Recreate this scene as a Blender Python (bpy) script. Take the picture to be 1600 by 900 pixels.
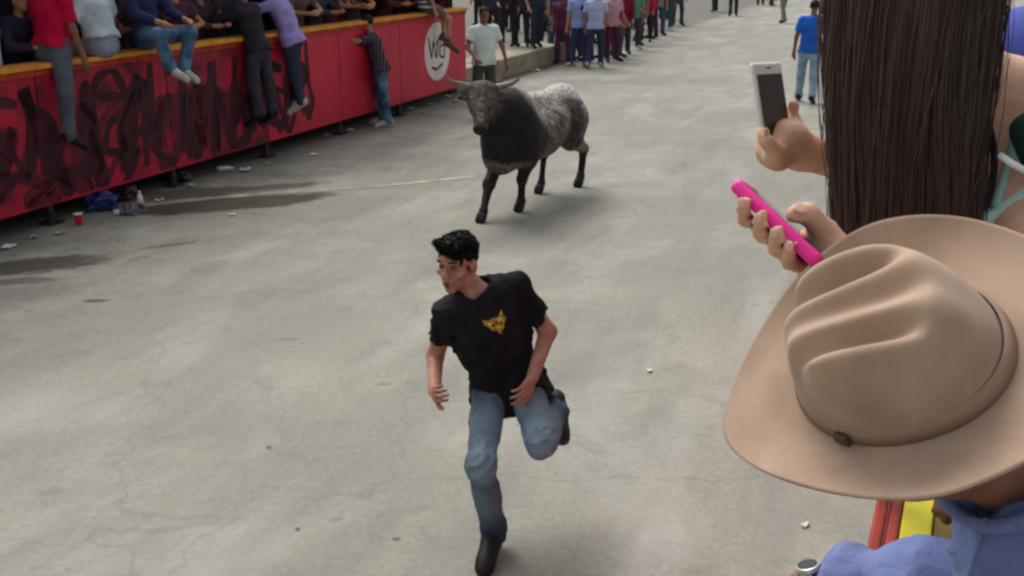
import bpy, bmesh, math, random
import numpy as np
from mathutils import Vector, Matrix, Euler
from mathutils.bvhtree import BVHTree

for o in list(bpy.data.objects):
    bpy.data.objects.remove(o)
scene = bpy.context.scene
COL = scene.collection
R = math.radians

# ------------------------------------------------------------------ camera, sky, sun, exposure
CAM_H, CAM_F, CAM_P = 2.75, 1600.0, math.atan(540 / 1600)
cd = bpy.data.cameras.new('camera')
cd.sensor_width = 36.0
cd.lens = 36.0 * CAM_F / 1600.0
cd.clip_start, cd.clip_end = 0.05, 1500
cam = bpy.data.objects.new('camera', cd)
COL.objects.link(cam)
cam.location = (0, 0, CAM_H)
cam.rotation_euler = (math.pi / 2 - CAM_P, 0, 0)
scene.camera = cam

SUN_EL, SUN_AZ = R(56), R(-30)          # azimuth from +Y towards +X: light comes from the far left
world = bpy.data.worlds.new('World')
scene.world = world
world.use_nodes = True
wn, wl = world.node_tree.nodes, world.node_tree.links
bg = wn['Background']
sky = wn.new('ShaderNodeTexSky')
sky.sky_type = 'NISHITA'
sky.sun_disc = False
sky.sun_elevation = SUN_EL
sky.sun_rotation = SUN_AZ
sky.dust_density = 4.0
hs = wn.new('ShaderNodeHueSaturation')   # a closed grey cloud layer: the sky light loses its blue
hs.inputs['Saturation'].default_value = 0.18
wl.new(sky.outputs['Color'], hs.inputs['Color'])
wl.new(hs.outputs['Color'], bg.inputs['Color'])
bg.inputs['Strength'].default_value = 0.15
sl = bpy.data.lights.new('sun', 'SUN')
sl.energy, sl.angle, sl.color = 1.4, R(34), (1.0, 0.97, 0.92)
sun = bpy.data.objects.new('sun', sl)
COL.objects.link(sun)
sd = Vector((math.sin(SUN_AZ) * math.cos(SUN_EL), math.cos(SUN_AZ) * math.cos(SUN_EL), math.sin(SUN_EL)))
sun.rotation_euler = (-sd).to_track_quat('-Z', 'Y').to_euler()
vs = scene.view_settings
vs.view_transform, vs.look, vs.gamma, vs.exposure = 'Standard', 'None', 1.0, 0.22
vs.use_curve_mapping = False
scene.cycles.pixel_filter_type = 'BLACKMAN_HARRIS'
scene.cycles.filter_width = 2.6          # a soft phone video
scene.cycles.max_bounces = 6

# ------------------------------------------------------------------ geometry of the place
def V(*a): return np.array(a, float)
def unit(a):
    a = np.asarray(a, float); return a / np.linalg.norm(a)
def at(x, y, d):
    """point seen at photo pixel (x, y), d metres along the optical axis"""
    u, v, c, n = (x - 800) / CAM_F, (y - 450) / CAM_F, math.cos(CAM_P), math.sin(CAM_P)
    return V(u * d, d * (c - v * n), CAM_H - d * (n + v * c))
def gz(x, y, z=0.0):
    v = (y - 450) / CAM_F
    return at(x, y, (CAM_H - z) / (math.sin(CAM_P) + v * math.cos(CAM_P)))
def limb(parent, x, y, L, near=True):
    """joint on the ray of pixel (x, y), L metres from its parent joint"""
    r = at(x, y, 1.0) - V(0, 0, CAM_H); o = V(0, 0, CAM_H) - parent
    a, b, c = r @ r, 2 * r @ o, o @ o - L * L
    D = b * b - 4 * a * c
    s = math.sqrt(D) if D > 0 else 0.0
    t = (-b - s) / (2 * a) if near else (-b + s) / (2 * a)
    p = V(0, 0, CAM_H) + t * r
    return parent + unit(p - parent) * L

# ------------------------------------------------------------------ materials
def lin(c):
    if isinstance(c, str):
        c = c.lstrip('#'); c = [int(c[i:i + 2], 16) / 255 for i in (0, 2, 4)]
    return tuple(((v / 12.92) if v <= 0.04045 else ((v + 0.055) / 1.055) ** 2.4) for v in c) + (1.0,)
_mats = {}
def mat(name, c1, c2=None, scale=8.0, rough=0.75, bump=0.0, bscale=None, attr=False, spec=0.3, metal=0.0, stretch=None, detail=5.0, sheen=0.0, sss=0.0, contrast=(0.35, 0.65)):
    """principled surface: two colours mixed by noise (or the mesh's own colour attribute), fine relief"""
    if name in _mats: return _mats[name]
    m = bpy.data.materials.new(name); m.use_nodes = True
    N, L = m.node_tree.nodes, m.node_tree.links
    b = N['Principled BSDF']
    b.inputs['Roughness'].default_value = rough
    b.inputs['Specular IOR Level'].default_value = spec
    b.inputs['Metallic'].default_value = metal
    if sheen: b.inputs['Sheen Weight'].default_value = sheen
    if sss:
        b.inputs['Subsurface Weight'].default_value = sss
        b.inputs['Subsurface Radius'].default_value = (0.012, 0.005, 0.003)
        b.inputs['Subsurface Scale'].default_value = 1.0
    tc = N.new('ShaderNodeTexCoord'); src = tc.outputs['Object']
    if stretch:
        mp = N.new('ShaderNodeMapping'); mp.inputs['Scale'].default_value = stretch
        L.new(src, mp.inputs['Vector']); src = mp.outputs['Vector']
    nz = N.new('ShaderNodeTexNoise'); nz.inputs['Scale'].default_value = scale; nz.inputs['Detail'].default_value = detail
    L.new(src, nz.inputs['Vector'])
    cr = N.new('ShaderNodeMapRange'); cr.inputs['From Min'].default_value, cr.inputs['From Max'].default_value = contrast
    L.new(nz.outputs['Fac'], cr.inputs['Value'])
    mx = N.new('ShaderNodeMix'); mx.data_type = 'RGBA'
    L.new(cr.outputs['Result'], mx.inputs['Factor'])
    if attr:
        at_ = N.new('ShaderNodeAttribute'); at_.attribute_name = 'Col'
        dk = N.new('ShaderNodeMix'); dk.data_type = 'RGBA'; dk.blend_type = 'MULTIPLY'; dk.inputs['Factor'].default_value = 1.0
        L.new(at_.outputs['Color'], dk.inputs['A']); dk.inputs['B'].default_value = lin(c2) if c2 else (0.75, 0.75, 0.75, 1)
        L.new(at_.outputs['Color'], mx.inputs['A']); L.new(dk.outputs['Result'], mx.inputs['B'])
    else:
        mx.inputs['A'].default_value = lin(c1)
        mx.inputs['B'].default_value = lin(c2) if c2 else tuple(v * 0.8 for v in lin(c1)[:3]) + (1,)
    L.new(mx.outputs['Result'], b.inputs['Base Color'])
    if bump:
        n2 = N.new('ShaderNodeTexNoise'); n2.inputs['Scale'].default_value = bscale or scale * 6; n2.inputs['Detail'].default_value = 6
        L.new(src, n2.inputs['Vector'])
        bp = N.new('ShaderNodeBump'); bp.inputs['Strength'].default_value = 1.0; bp.inputs['Distance'].default_value = bump
        L.new(n2.outputs['Fac'], bp.inputs['Height']); L.new(bp.outputs['Normal'], b.inputs['Normal'])
    _mats[name] = m
    return m
def cloth(name, c, c2=None, rough=0.9, scale=6):
    return mat('cloth_' + name, c, c2, scale=scale, rough=rough, bump=0.004, bscale=35, sheen=0.0, spec=0.15)
def skin(name='tan', c='#a9765a', c2='#8f5c44'):
    return mat('skin_' + name, c, c2, scale=22, rough=0.58, bump=0.0012, bscale=160, spec=0.35, sss=0.12)
def hairmat(name='black', c='#2a211d', c2='#191310'):
    return mat('hair_' + name, c, c2, scale=60, rough=0.68, bump=0.004, bscale=120, spec=0.18, stretch=(1, 1, 0.15))

# ------------------------------------------------------------------ objects
def put(o, parent=None):
    COL.objects.link(o)
    if parent is not None:
        o.parent = parent
        o.location = o.location - parent.location if parent.parent is None else o.location
    return o
def tag(o, label=None, cat=None, group=None, kind=None):
    for k, v in (('label', label), ('category', cat), ('group', group), ('kind', kind)):
        if v: o[k] = v
    return o
def mesh_obj(name, verts, faces, material, parent=None, base=None, smooth=False, colors=None):
    """verts in world coordinates; base = the object's origin"""
    verts = np.asarray(verts, float)
    b = V(0, 0, 0) if base is None else np.asarray(base, float)
    if parent is not None: b = np.array(parent['_base'])
    me = bpy.data.meshes.new(name)
    if isinstance(faces, np.ndarray) and faces.ndim == 2:
        k = faces.shape[1]; nf = len(faces)
        me.vertices.add(len(verts)); me.vertices.foreach_set('co', (verts - b).astype(np.float32).ravel())
        me.loops.add(nf * k); me.loops.foreach_set('vertex_index', faces.astype(np.int32).ravel())
        me.polygons.add(nf); me.polygons.foreach_set('loop_start', np.arange(0, nf * k, k, dtype=np.int32))
        me.update(calc_edges=True); me.validate()
    else:
        me.from_pydata([tuple(v) for v in verts - b], [], [tuple(f) for f in faces]); me.update()
    if smooth: me.polygons.foreach_set('use_smooth', np.ones(len(me.polygons), bool))
    if colors is not None:
        ca = me.color_attributes.new('Col', 'FLOAT_COLOR', 'POINT')
        c4 = np.ones((len(me.vertices), 4), np.float32); c4[:, :3] = colors
        ca.data.foreach_set('color', c4.ravel())
    if material: me.materials.append(material)
    o = bpy.data.objects.new(name, me)
    COL.objects.link(o)
    if parent is not None: o.parent = parent
    else: o.location = b
    o['_base'] = list(map(float, b))
    return o
def empty(name, base):
    o = bpy.data.objects.new(name, None); o.location = base; o.empty_display_size = 0.1
    o['_base'] = list(map(float, base)); COL.objects.link(o); return o

class MB:
    """collects plain shapes (world coordinates) for one mesh"""
    def __init__(s): s.v, s.f = [], []
    def add(s, v, f):
        n = len(s.v); s.v += [tuple(map(float, p)) for p in v]; s.f += [tuple(i + n for i in q) for q in f]; return s
    def box(s, c, half, X=(1, 0, 0), Y=(0, 1, 0), Z=None, bev=0.0):
        X, Y = unit(X), unit(Y); Z = unit(np.cross(X, Y)) if Z is None else unit(Z); c = np.asarray(c, float)
        bm = bmesh.new(); bmesh.ops.create_cube(bm, size=2)
        for v in bm.verts: v.co = Vector((v.co.x * half[0], v.co.y * half[1], v.co.z * half[2]))
        if bev: bmesh.ops.bevel(bm, geom=list(bm.edges), offset=bev, segments=2, affect='EDGES', profile=0.5)
        bm.verts.index_update()
        s.add([c + X * v.co.x + Y * v.co.y + Z * v.co.z for v in bm.verts], [[v.index for v in f.verts] for f in bm.faces]); bm.free()
        return s
    def tube(s, pts, rad, n=8, cap=True):
        pts = [np.asarray(p, float) for p in pts]; m = len(pts)
        rad = [rad] * m if np.isscalar(rad) else rad
        ref = V(0.31, 0.17, 0.93); vs_ = []
        for i, p in enumerate(pts):
            t = unit(pts[min(i + 1, m - 1)] - pts[max(i - 1, 0)])
            a = np.cross(t, ref); a = unit(a) if np.linalg.norm(a) > 1e-3 else unit(np.cross(t, V(1, 0, 0))); b = np.cross(t, a)
            for k in range(n):
                w = 2 * math.pi * k / n; vs_.append(p + rad[i] * (math.cos(w) * a + math.sin(w) * b))
        fs = [(i * n + k, i * n + (k + 1) % n, (i + 1) * n + (k + 1) % n, (i + 1) * n + k) for i in range(m - 1) for k in range(n)]
        if cap: fs += [tuple(range(n))[::-1], tuple((m - 1) * n + k for k in range(n))]
        return s.add(vs_, fs)
    def lathe(s, c, prof, n=20, Z=(0, 0, 1)):
        Z = unit(Z); a = unit(np.cross(Z, V(0.3, 0.9, 0.1))); b = np.cross(Z, a); c = np.asarray(c, float); m = len(prof)
        vs_ = [c + Z * z + r * (math.cos(2 * math.pi * k / n) * a + math.sin(2 * math.pi * k / n) * b) for r, z in prof for k in range(n)]
        fs = [(i * n + k, i * n + (k + 1) % n, (i + 1) * n + (k + 1) % n, (i + 1) * n + k) for i in range(m - 1) for k in range(n)]
        fs += [tuple(range(n))[::-1], tuple((m - 1) * n + k for k in range(n))]
        return s.add(vs_, fs)
    def obj(s, name, material, parent=None, base=None, smooth=False):
        return mesh_obj(name, s.v, s.f, material, parent, base, smooth)

# ------------------------------------------------------------------ sculpting with distance fields
def wob(P, freq, seed, n=5):
    """cheap smooth noise in about -1..1"""
    rg = np.random.RandomState(seed); out = 0
    for i in range(n):
        d = rg.normal(size=3); d *= freq * (0.7 + 0.6 * rg.rand()) / np.linalg.norm(d)
        e = rg.normal(size=3); e *= freq * 0.5 / np.linalg.norm(e)
        out = out + np.sin(P @ d + 1.3 * np.sin(P @ e + rg.rand() * 6) + rg.rand() * 6.28)
    return out / n * 1.6
class SDF:
    def __init__(s): s.p = []
    def cone(s, a, b, ra, rb=None, k=0.02, w=None, st=1.0, op='+', grp=0):
        rb = ra if rb is None else rb
        s.p.append(('c', np.asarray(a, float), np.asarray(b, float), ra, rb, k, None if w is None else unit(w), st, op)); return s
    def chain(s, pts, rads, k=0.015, **kw):
        for i in range(len(pts) - 1): s.cone(pts[i], pts[i + 1], rads[i], rads[i + 1], k, **kw)
        return s
    def ell(s, c, r, X=(1, 0, 0), Y=(0, 1, 0), Z=(0, 0, 1), k=0.02, op='+'):
        s.p.append(('e', np.asarray(c, float), np.asarray(r, float) * V(1, 1, 1), np.stack([unit(X), unit(Y), unit(Z)]), k, op)); return s
    def box(s, c, h, X, Y, rad=0.005, k=0.005, op='+'):
        X, Y = unit(X), unit(Y); s.p.append(('b', np.asarray(c, float), np.asarray(h, float), np.stack([X, Y, np.cross(X, Y)]), rad, k, op)); return s
    def plane(s, c, n, k=0.008):
        """cuts away everything on the side of n"""
        s.p.append(('p', np.asarray(c, float), unit(n), k)); return s
    def noise(s, amp, freq, seed=1, ridged=False, mask=None):
        s.p.append(('n', amp, freq, seed, ridged, mask)); return s
    def bounds(s):
        lo, hi = [], []
        for q in s.p:
            if q[0] == 'c' and q[8] == '+':
                m = max(q[3], q[4]) * max(q[7], 1); lo += [q[1] - m, q[2] - m]; hi += [q[1] + m, q[2] + m]
            if q[0] == 'e' and q[5] == '+':
                m = np.sqrt(((q[3] * q[2][:, None]) ** 2).sum(0)); lo.append(q[1] - m); hi.append(q[1] + m)
            if q[0] == 'b' and q[6] == '+':
                m = (np.abs(q[3]) * q[2][:, None]).sum(0); lo.append(q[1] - m); hi.append(q[1] + m)
        return np.min(lo, 0), np.max(hi, 0)
    def mesh(s, res):
        lo, hi = s.bounds(); pad = 4 * res + 0.012
        lo = lo - pad; hi = hi + pad
        n = np.ceil((hi - lo) / res).astype(int) + 1
        F = np.full(n, 0.6, np.float32)
        ax = [lo[i] + res * np.arange(n[i]) for i in range(3)]
        def block(l, h):
            i0 = np.maximum(np.floor((l - lo) / res).astype(int), 0); i1 = np.minimum(np.ceil((h - lo) / res).astype(int) + 1, n)
            i1 = np.maximum(i1, i0 + 1)
            sl = tuple(slice(i0[i], i1[i]) for i in range(3))
            G = np.stack(np.meshgrid(*[ax[i][sl[i]] for i in range(3)], indexing='ij'), -1).astype(np.float32)
            return sl, G
        for q in s.p:
            if q[0] == 'n':
                _, amp, fr, sd_, rid, mask = q
                idx = np.nonzero(np.abs(F) < abs(amp) * 2.5 + 2 * res)
                P = np.stack([ax[i][idx[i]] for i in range(3)], -1)
                w = wob(P, fr, sd_)
                if rid: w = np.abs(w) * 2 - 1
                if mask is not None: w = w * mask(P)
                F[idx] += (amp * w).astype(np.float32); continue
            if q[0] == 'p':
                cc, nn = q[1], q[2]
                d = (((ax[0] - cc[0]) * nn[0])[:, None, None] + ((ax[1] - cc[1]) * nn[1])[None, :, None] + ((ax[2] - cc[2]) * nn[2])[None, None, :]).astype(np.float32)
                F = np.maximum(F, d); continue
            if q[0] == 'c':
                _, a, b, ra, rb, k, w, st, op = q
                m = max(ra, rb) * max(st, 1) + k + 3 * res
                sl, G = block(np.minimum(a, b) - m, np.maximum(a, b) + m)
                ba = b - a; L2 = max(ba @ ba, 1e-9); pa = G - a.astype(np.float32)
                t = np.clip((pa @ ba.astype(np.float32)) / L2, 0, 1)
                qv = pa - t[..., None] * ba.astype(np.float32)
                r2 = (qv * qv).sum(-1)
                if w is not None: r2 = np.maximum(r2 - (qv @ w.astype(np.float32)) ** 2 * (1 - 1 / st ** 2), 0)
                d = np.sqrt(r2) - (ra + t * (rb - ra))
            elif q[0] == 'e':
                _, c, r, M, k, op = q
                m = np.sqrt(((M * r[:, None]) ** 2).sum(0)) + k + 3 * res
                sl, G = block(c - m, c + m)
                x = ((G - c.astype(np.float32)) @ M.T.astype(np.float32)) / r.astype(np.float32)
                l = np.sqrt((x * x).sum(-1)); l2 = np.sqrt(((x / r.astype(np.float32)) ** 2).sum(-1)) + 1e-6
                d = l * (l - 1) / l2
            else:
                _, c, h, M, rad, k, op = q
                m = (np.abs(M) * h[:, None]).sum(0) + k + 3 * res
                sl, G = block(c - m, c + m)
                x = np.abs((G - c.astype(np.float32)) @ M.T.astype(np.float32)) - (h - rad).astype(np.float32)
                d = np.sqrt((np.maximum(x, 0) ** 2).sum(-1)) + np.minimum(x.max(-1), 0) - rad
            f = F[sl]; k = max(k, 1e-4)
            if op == '+':
                hh = np.maximum(k - np.abs(f - d), 0) / k; F[sl] = np.minimum(f, d) - hh * hh * k * 0.25
            else:
                d = -d; hh = np.maximum(k - np.abs(f - d), 0) / k; F[sl] = np.maximum(f, d) + hh * hh * k * 0.25
        return nets(F, lo, res)
def nets(F, lo, res):
    S = F < 0
    c = np.zeros(tuple(x - 1 for x in F.shape), np.uint8)
    offs = [(i, j, k) for i in (0, 1) for j in (0, 1) for k in (0, 1)]
    sh = c.shape
    for o in offs: c += S[o[0]:o[0] + sh[0], o[1]:o[1] + sh[1], o[2]:o[2] + sh[2]]
    I = np.stack(np.nonzero((c > 0) & (c < 8)), -1)
    val = {o: F[I[:, 0] + o[0], I[:, 1] + o[1], I[:, 2] + o[2]].astype(np.float64) for o in offs}
    pos = np.zeros((len(I), 3)); cnt = np.zeros(len(I))
    for o in offs:
        for ax in range(3):
            if o[ax]: continue
            o2 = tuple(o[i] + (i == ax) for i in range(3)); a, b = val[o], val[o2]; x = (a < 0) != (b < 0)
            t = np.where(x, a / np.where(a == b, 1, a - b), 0)
            e = np.array(o, float)[None] + t[:, None] * np.eye(3)[ax][None]
            pos += e * x[:, None]; cnt += x
    verts = lo + res * (I + pos / cnt[:, None])
    idx = np.full(sh, -1, np.int32); idx[tuple(I.T)] = np.arange(len(I))
    quads = []
    for ax in range(3):
        u, v = (ax + 1) % 3, (ax + 2) % 3
        A = [slice(0, -1) if i == ax else slice(1, -1) for i in range(3)]; B = [slice(1, None) if i == ax else slice(1, -1) for i in range(3)]
        sa, sb = S[tuple(A)], S[tuple(B)]
        E = np.stack(np.nonzero(sa != sb), -1); flip = sa[tuple(E.T)]
        g = E.copy(); g[:, u] += 1; g[:, v] += 1
        def cell(du, dv):
            h = g.copy(); h[:, u] += du; h[:, v] += dv; return idx[tuple(h.T)]
        Q = np.stack([cell(-1, -1), cell(0, -1), cell(0, 0), cell(-1, 0)], -1)
        Q[~flip] = Q[~flip][:, ::-1]; quads.append(Q)
    Q = np.concatenate(quads); Q = Q[(Q >= 0).all(1)]
    return verts, Q
def relax(v, q, it=2, lam=0.5):
    e = np.concatenate([q[:, [0, 1]], q[:, [1, 2]], q[:, [2, 3]], q[:, [3, 0]]]); e = np.concatenate([e, e[:, ::-1]])
    cnt = np.bincount(e[:, 0], minlength=len(v))[:, None]
    for _ in range(it):
        s = np.stack([np.bincount(e[:, 0], v[e[:, 1], i], minlength=len(v)) for i in range(3)], -1)
        v = v + lam * (s / np.maximum(cnt, 1) - v)
    return v
def sculpt(name, sdf, res, material, parent=None, base=None, colors=None, smooth_it=1):
    v, q = sdf.mesh(res)
    if smooth_it: v = relax(v, q, smooth_it)
    return mesh_obj(name, v, q, material, parent, base, True, None if colors is None else colors(v))
# ------------------------------------------------------------------ people
def pose(loc, yaw, H=1.7, spine=(0, 0, 1), arms=None, legs=None, pelvis_z=None, face=(0, 1, 0), twist=0.0):
    """joints of a figure that faces +Y turned by yaw; limb directions in its own frame (x = its right)"""
    s = H / 1.7; J = {}
    c, n = math.cos(yaw), math.sin(yaw)
    M = np.array([[c, -n, 0], [n, c, 0], [0, 0, 1.0]])
    arms = arms or {}; legs = legs or {}
    sp = unit(spine); rt = V(math.cos(twist), math.sin(twist), 0)
    loc_j = {'pel': V(0, 0, 0)}
    loc_j['nk'] = sp * 0.50 * s
    up = unit(sp * 0.5 + V(0, 0, 0.5)); loc_j['hd'] = loc_j['nk'] + up * 0.19 * s + unit(face) * 0.03 * s
    for S, g in (('R', 1), ('L', -1)):
        loc_j['hp' + S] = V(g * 0.09 * s, 0, -0.03 * s)
        th, sh, ft = legs.get(S, ((0.06 * g, 0, -1), (0.02 * g, -0.03, -1), (0.25 * g, 1, -0.1)))
        loc_j['kn' + S] = loc_j['hp' + S] + unit(th) * 0.42 * s
        loc_j['an' + S] = loc_j['kn' + S] + unit(sh) * 0.41 * s
        loc_j['to' + S] = loc_j['an' + S] + unit(ft) * 0.17 * s + V(0, 0, -0.045 * s)
        loc_j['sh' + S] = loc_j['nk'] - sp * 0.045 * s + rt * g * 0.185 * s
        ua, fa = arms.get(S, ((0.18 * g, 0.05, -1), (0.1 * g, 0.25, -1)))
        loc_j['el' + S] = loc_j['sh' + S] + unit(ua) * 0.29 * s
        loc_j['wr' + S] = loc_j['el' + S] + unit(fa) * 0.25 * s
        loc_j['hn' + S] = unit(fa)
    if pelvis_z is None:
        pz = -min(min(loc_j['an' + S][2], loc_j['to' + S][2] + 0.05 * s) for S in 'RL') + 0.085 * s
    else: pz = pelvis_z
    off = V(loc[0], loc[1], (loc[2] if len(loc) > 2 else 0) + pz)
    for k, v in loc_j.items():
        J[k] = M @ v if k.startswith('hn') else M @ v + off
    J['s'] = s; J['f'] = M @ unit(face); J['u'] = M @ up; J['fwd'] = M @ V(0, 1, 0); J['rt'] = M @ rt; J['sp'] = M @ sp
    J['base'] = V(loc[0], loc[1], loc[2] if len(loc) > 2 else 0)
    return J
def head_prims(b, J, fine):
    s, c, f, u = J['s'], J['hd'], unit(J['f']), unit(J['u'])
    r = unit(np.cross(f, u)); u = np.cross(r, f)
    P = lambda x, y, z: c + (r * x + f * y + u * z) * s
    b.cone(J['nk'] - J['sp'] * 0.03 * s, P(0, -0.025, -0.05), 0.056 * s, 0.05 * s, 0.03)
    b.ell(P(0, -0.012, 0.03), V(0.074, 0.094, 0.086) * s, r, f, u, 0.02)
    b.ell(P(0, 0.022, -0.05), V(0.056, 0.064, 0.062) * s, r, f, u, 0.025)
    b.ell(P(0, 0.062, -0.098), V(0.024, 0.02, 0.018) * s, r, f, u, 0.02)
    b.cone(P(0, 0.083, 0.012), P(0, 0.104, -0.026), 0.009 * s, 0.014 * s, 0.012)
    for g in (1, -1):
        b.ell(P(g * 0.077, -0.012, -0.008), V(0.012, 0.021, 0.031) * s, r, f, u, 0.008)
        if fine:
            b.ell(P(g * 0.031, 0.098, 0.008), V(0.02, 0.018, 0.012) * s, r, f, u, 0.014, '-')
            b.cone(P(g * 0.012, 0.09, 0.03), P(g * 0.05, 0.072, 0.03), 0.009 * s, 0.008 * s, 0.012)
            b.ell(P(g * 0.05, 0.055, -0.022), V(0.02, 0.02, 0.016) * s, r, f, u, 0.02)
            b.ell(P(g * 0.013, 0.099, -0.03), V(0.009, 0.009, 0.008) * s, r, f, u, 0.006)
    if fine:
        b.cone(P(-0.018, 0.083, -0.058), P(0.018, 0.083, -0.058), 0.008 * s, 0.008 * s, 0.006)
        b.cone(P(-0.016, 0.082, -0.071), P(0.016, 0.082, -0.071), 0.009 * s, 0.009 * s, 0.006)
    return P, r, f, u
def hand_prims(b, wr, d, n, s=1.0, curl=(0.5, 0.6, 0.4), side=1, spread=0.06, k=0.008, thumb=0.6):
    """palm and five fingers: d along the fingers, n out of the palm, side = which way the thumb lies"""
    d, n = unit(d), unit(n); n = unit(n - d * (n @ d)); x = np.cross(d, n) * side
    P = lambda a, e, h: wr + (x * a + d * e + n * h) * s
    b.cone(P(0.012, 0.03, 0), P(0.02, 0.085, 0), 0.017 * s, 0.014 * s, 0.012)
    b.cone(P(0, 0.0, 0), P(-0.004, 0.085, 0), 0.022 * s, 0.016 * s, 0.012)
    b.cone(P(-0.012, 0.03, 0), P(-0.026, 0.08, 0), 0.018 * s, 0.013 * s, 0.012)
    for i, (a, e, L, r) in enumerate(((0.03, 0.09, 0.072, 0.0092), (0.009, 0.094, 0.08, 0.0095), (-0.012, 0.09, 0.074, 0.009), (-0.031, 0.082, 0.058, 0.0078))):
        p = P(a, e, 0); ang = 0; fan = (1.5 - i) * spread
        for j, (fr, rr) in enumerate(((0.46, 1.0), (0.3, 0.92), (0.24, 0.82))):
            ang += curl[j] * (1 + 0.12 * i)
            dd = unit(d * math.cos(ang) + n * math.sin(ang) + x * fan * math.cos(ang))
            q = p + dd * L * fr * s; b.cone(p, q, r * rr * s, r * rr * 0.92 * s, k * 0.4); p = q
    t0 = P(0.024, 0.022, 0.006); t1 = t0 + unit(x * 0.75 + d * 0.65 + n * 0.35 * thumb) * 0.042 * s
    t2 = t1 + unit(x * 0.35 + d * 0.85 + n * 0.5 * thumb) * 0.032 * s; t3 = t2 + unit(x * 0.1 + d * 0.9 + n * 0.6 * thumb) * 0.026 * s
    b.chain([t0, t1, t2, t3], [0.015 * s, 0.0115 * s, 0.0105 * s, 0.0085 * s], 0.008)
def figure(J, label, group=None, res=0.016, skn=None, top=('tee', None), bottom=('jeans', None), hair=None, shoes=None, hat=None, fine=False, hands=None, build=1.0, seed=1, name='person', hair_style='short', shirt_colors=None, leg_colors=None, fold=0.0, head=True, hem=0.09):
    s = J['s']; B = build; rt, sp, fwd = J['rt'], J['sp'], J['fwd']
    P_, N_ = J['pel'], J['nk']; W = P_ + (N_ - P_) * 0.42; C = P_ + (N_ - P_) * 0.74
    def torso(b, g, k=0.05):
        b.cone(P_ - sp * 0.03 * s, W, (0.108 * B + g) * s, (0.098 * B + g) * s, k, rt, 1.42)
        b.cone(W, C, (0.098 * B + g) * s, (0.108 * B + g) * s, k, rt, 1.4)
        b.cone(C, C + (N_ - C) * 0.55, (0.108 * B + g) * s, (0.075 + g) * s, k, rt, 1.5)
        for S in 'RL': b.cone(N_ - sp * 0.02 * s, J['sh' + S], (0.046 + g) * s, (0.05 + g) * s, k)
    # body: one continuous skin
    b = SDF(); torso(b, -0.014 if top[0] else 0); lr = 0.86 if bottom[0] == 'jeans' else 1.0
    for S in 'RL':
        b.cone(J['hp' + S], J['kn' + S], 0.082 * B * s * lr, 0.054 * B * s * lr, 0.04); b.cone(J['kn' + S], J['an' + S], 0.053 * B * s * lr, 0.036 * s, 0.03)
        kn, an = J['kn' + S], J['an' + S]; b.cone(an, J['to' + S], 0.036 * s, 0.028 * s, 0.02)
        b.cone(J['sh' + S], J['el' + S], 0.05 * B * s, 0.039 * s, 0.03); b.cone(J['el' + S], J['wr' + S], 0.039 * s, 0.027 * s, 0.02)
        if hands and S in hands: hands[S](b)
        else:
            d = unit(J['hn' + S]); n = unit(np.cross(d, np.cross(rt if S == 'R' else -rt, d)) * -1) if abs(d @ rt) < 0.95 else V(0, 0, -1)
            if fine or res < 0.012: hand_prims(b, J['wr' + S], d, n, s, side=1 if (np.cross(d, n) @ fwd) > 0 else -1)
            else:
                w = J['wr' + S]; b.cone(w, w + d * 0.09 * s, 0.03 * s, 0.036 * s, 0.02); b.cone(w + d * 0.09 * s, w + d * 0.16 * s + n * 0.03 * s, 0.033 * s, 0.022 * s, 0.02)
                b.cone(w + d * 0.04 * s, w + d * 0.09 * s + fwd * 0.05 * s, 0.018 * s, 0.016 * s, 0.01)
    P, r, f, u = head_prims(b, J, fine) if head else (None,) * 4
    body = sculpt(name, b, res, skn or skin(), base=J['base'])
    tag(body, label, 'person', group)
    cut_n = [V(0, 0, 0)]
    # upper garment
    kind, m = top
    if kind:
        g = 0.012 if fine else 0.02; t = SDF(); torso(t, g)
        t.cone(P_ - sp * 0.02 * s, P_ - sp * (hem + 0.01) * s, (0.122 * B + g) * s, (0.13 * B + g) * s, 0.03, rt, 1.42)
        if kind != 'tank':
            for S in 'RL':
                sh, el, wr = J['sh' + S], J['el' + S], J['wr' + S]
                if kind == 'tee': t.cone(sh, sh + (el - sh) * 0.72, (0.05 * B + g) * s, (0.05 + g) * s, 0.035)
                else: t.cone(sh, el, (0.056 * B + g) * s, (0.042 + g) * s, 0.03); t.cone(el, el + (wr - el) * 0.8, (0.044 + g) * s, (0.034 + g * 0.8) * s, 0.02)
                if kind == 'tee': t.cone(sh + (el - sh) * 0.86, sh + (el - sh) * 1.4, 0.085 * s, 0.11 * s, 0.006, op='-')
        t.cone(N_ + sp * 0.035 * s + fwd * 0.012, N_ + sp * 0.2 * s + fwd * 0.06 * s, 0.062 * s, 0.1 * s, 0.008, op='-')
        t.plane(P_ - sp * hem * s, -sp)
        if fold: t.noise(fold * 0.6, 30, seed, True).noise(fold * 0.25, 75, seed + 3, True)
        t.noise(0.006 if fine else 0.008, 22, seed + 1)
        sculpt('shirt' if kind != 'tank' else 'tank_top', t, res, m, body, colors=shirt_colors)
    # trousers
    kind, m = bottom
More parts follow.
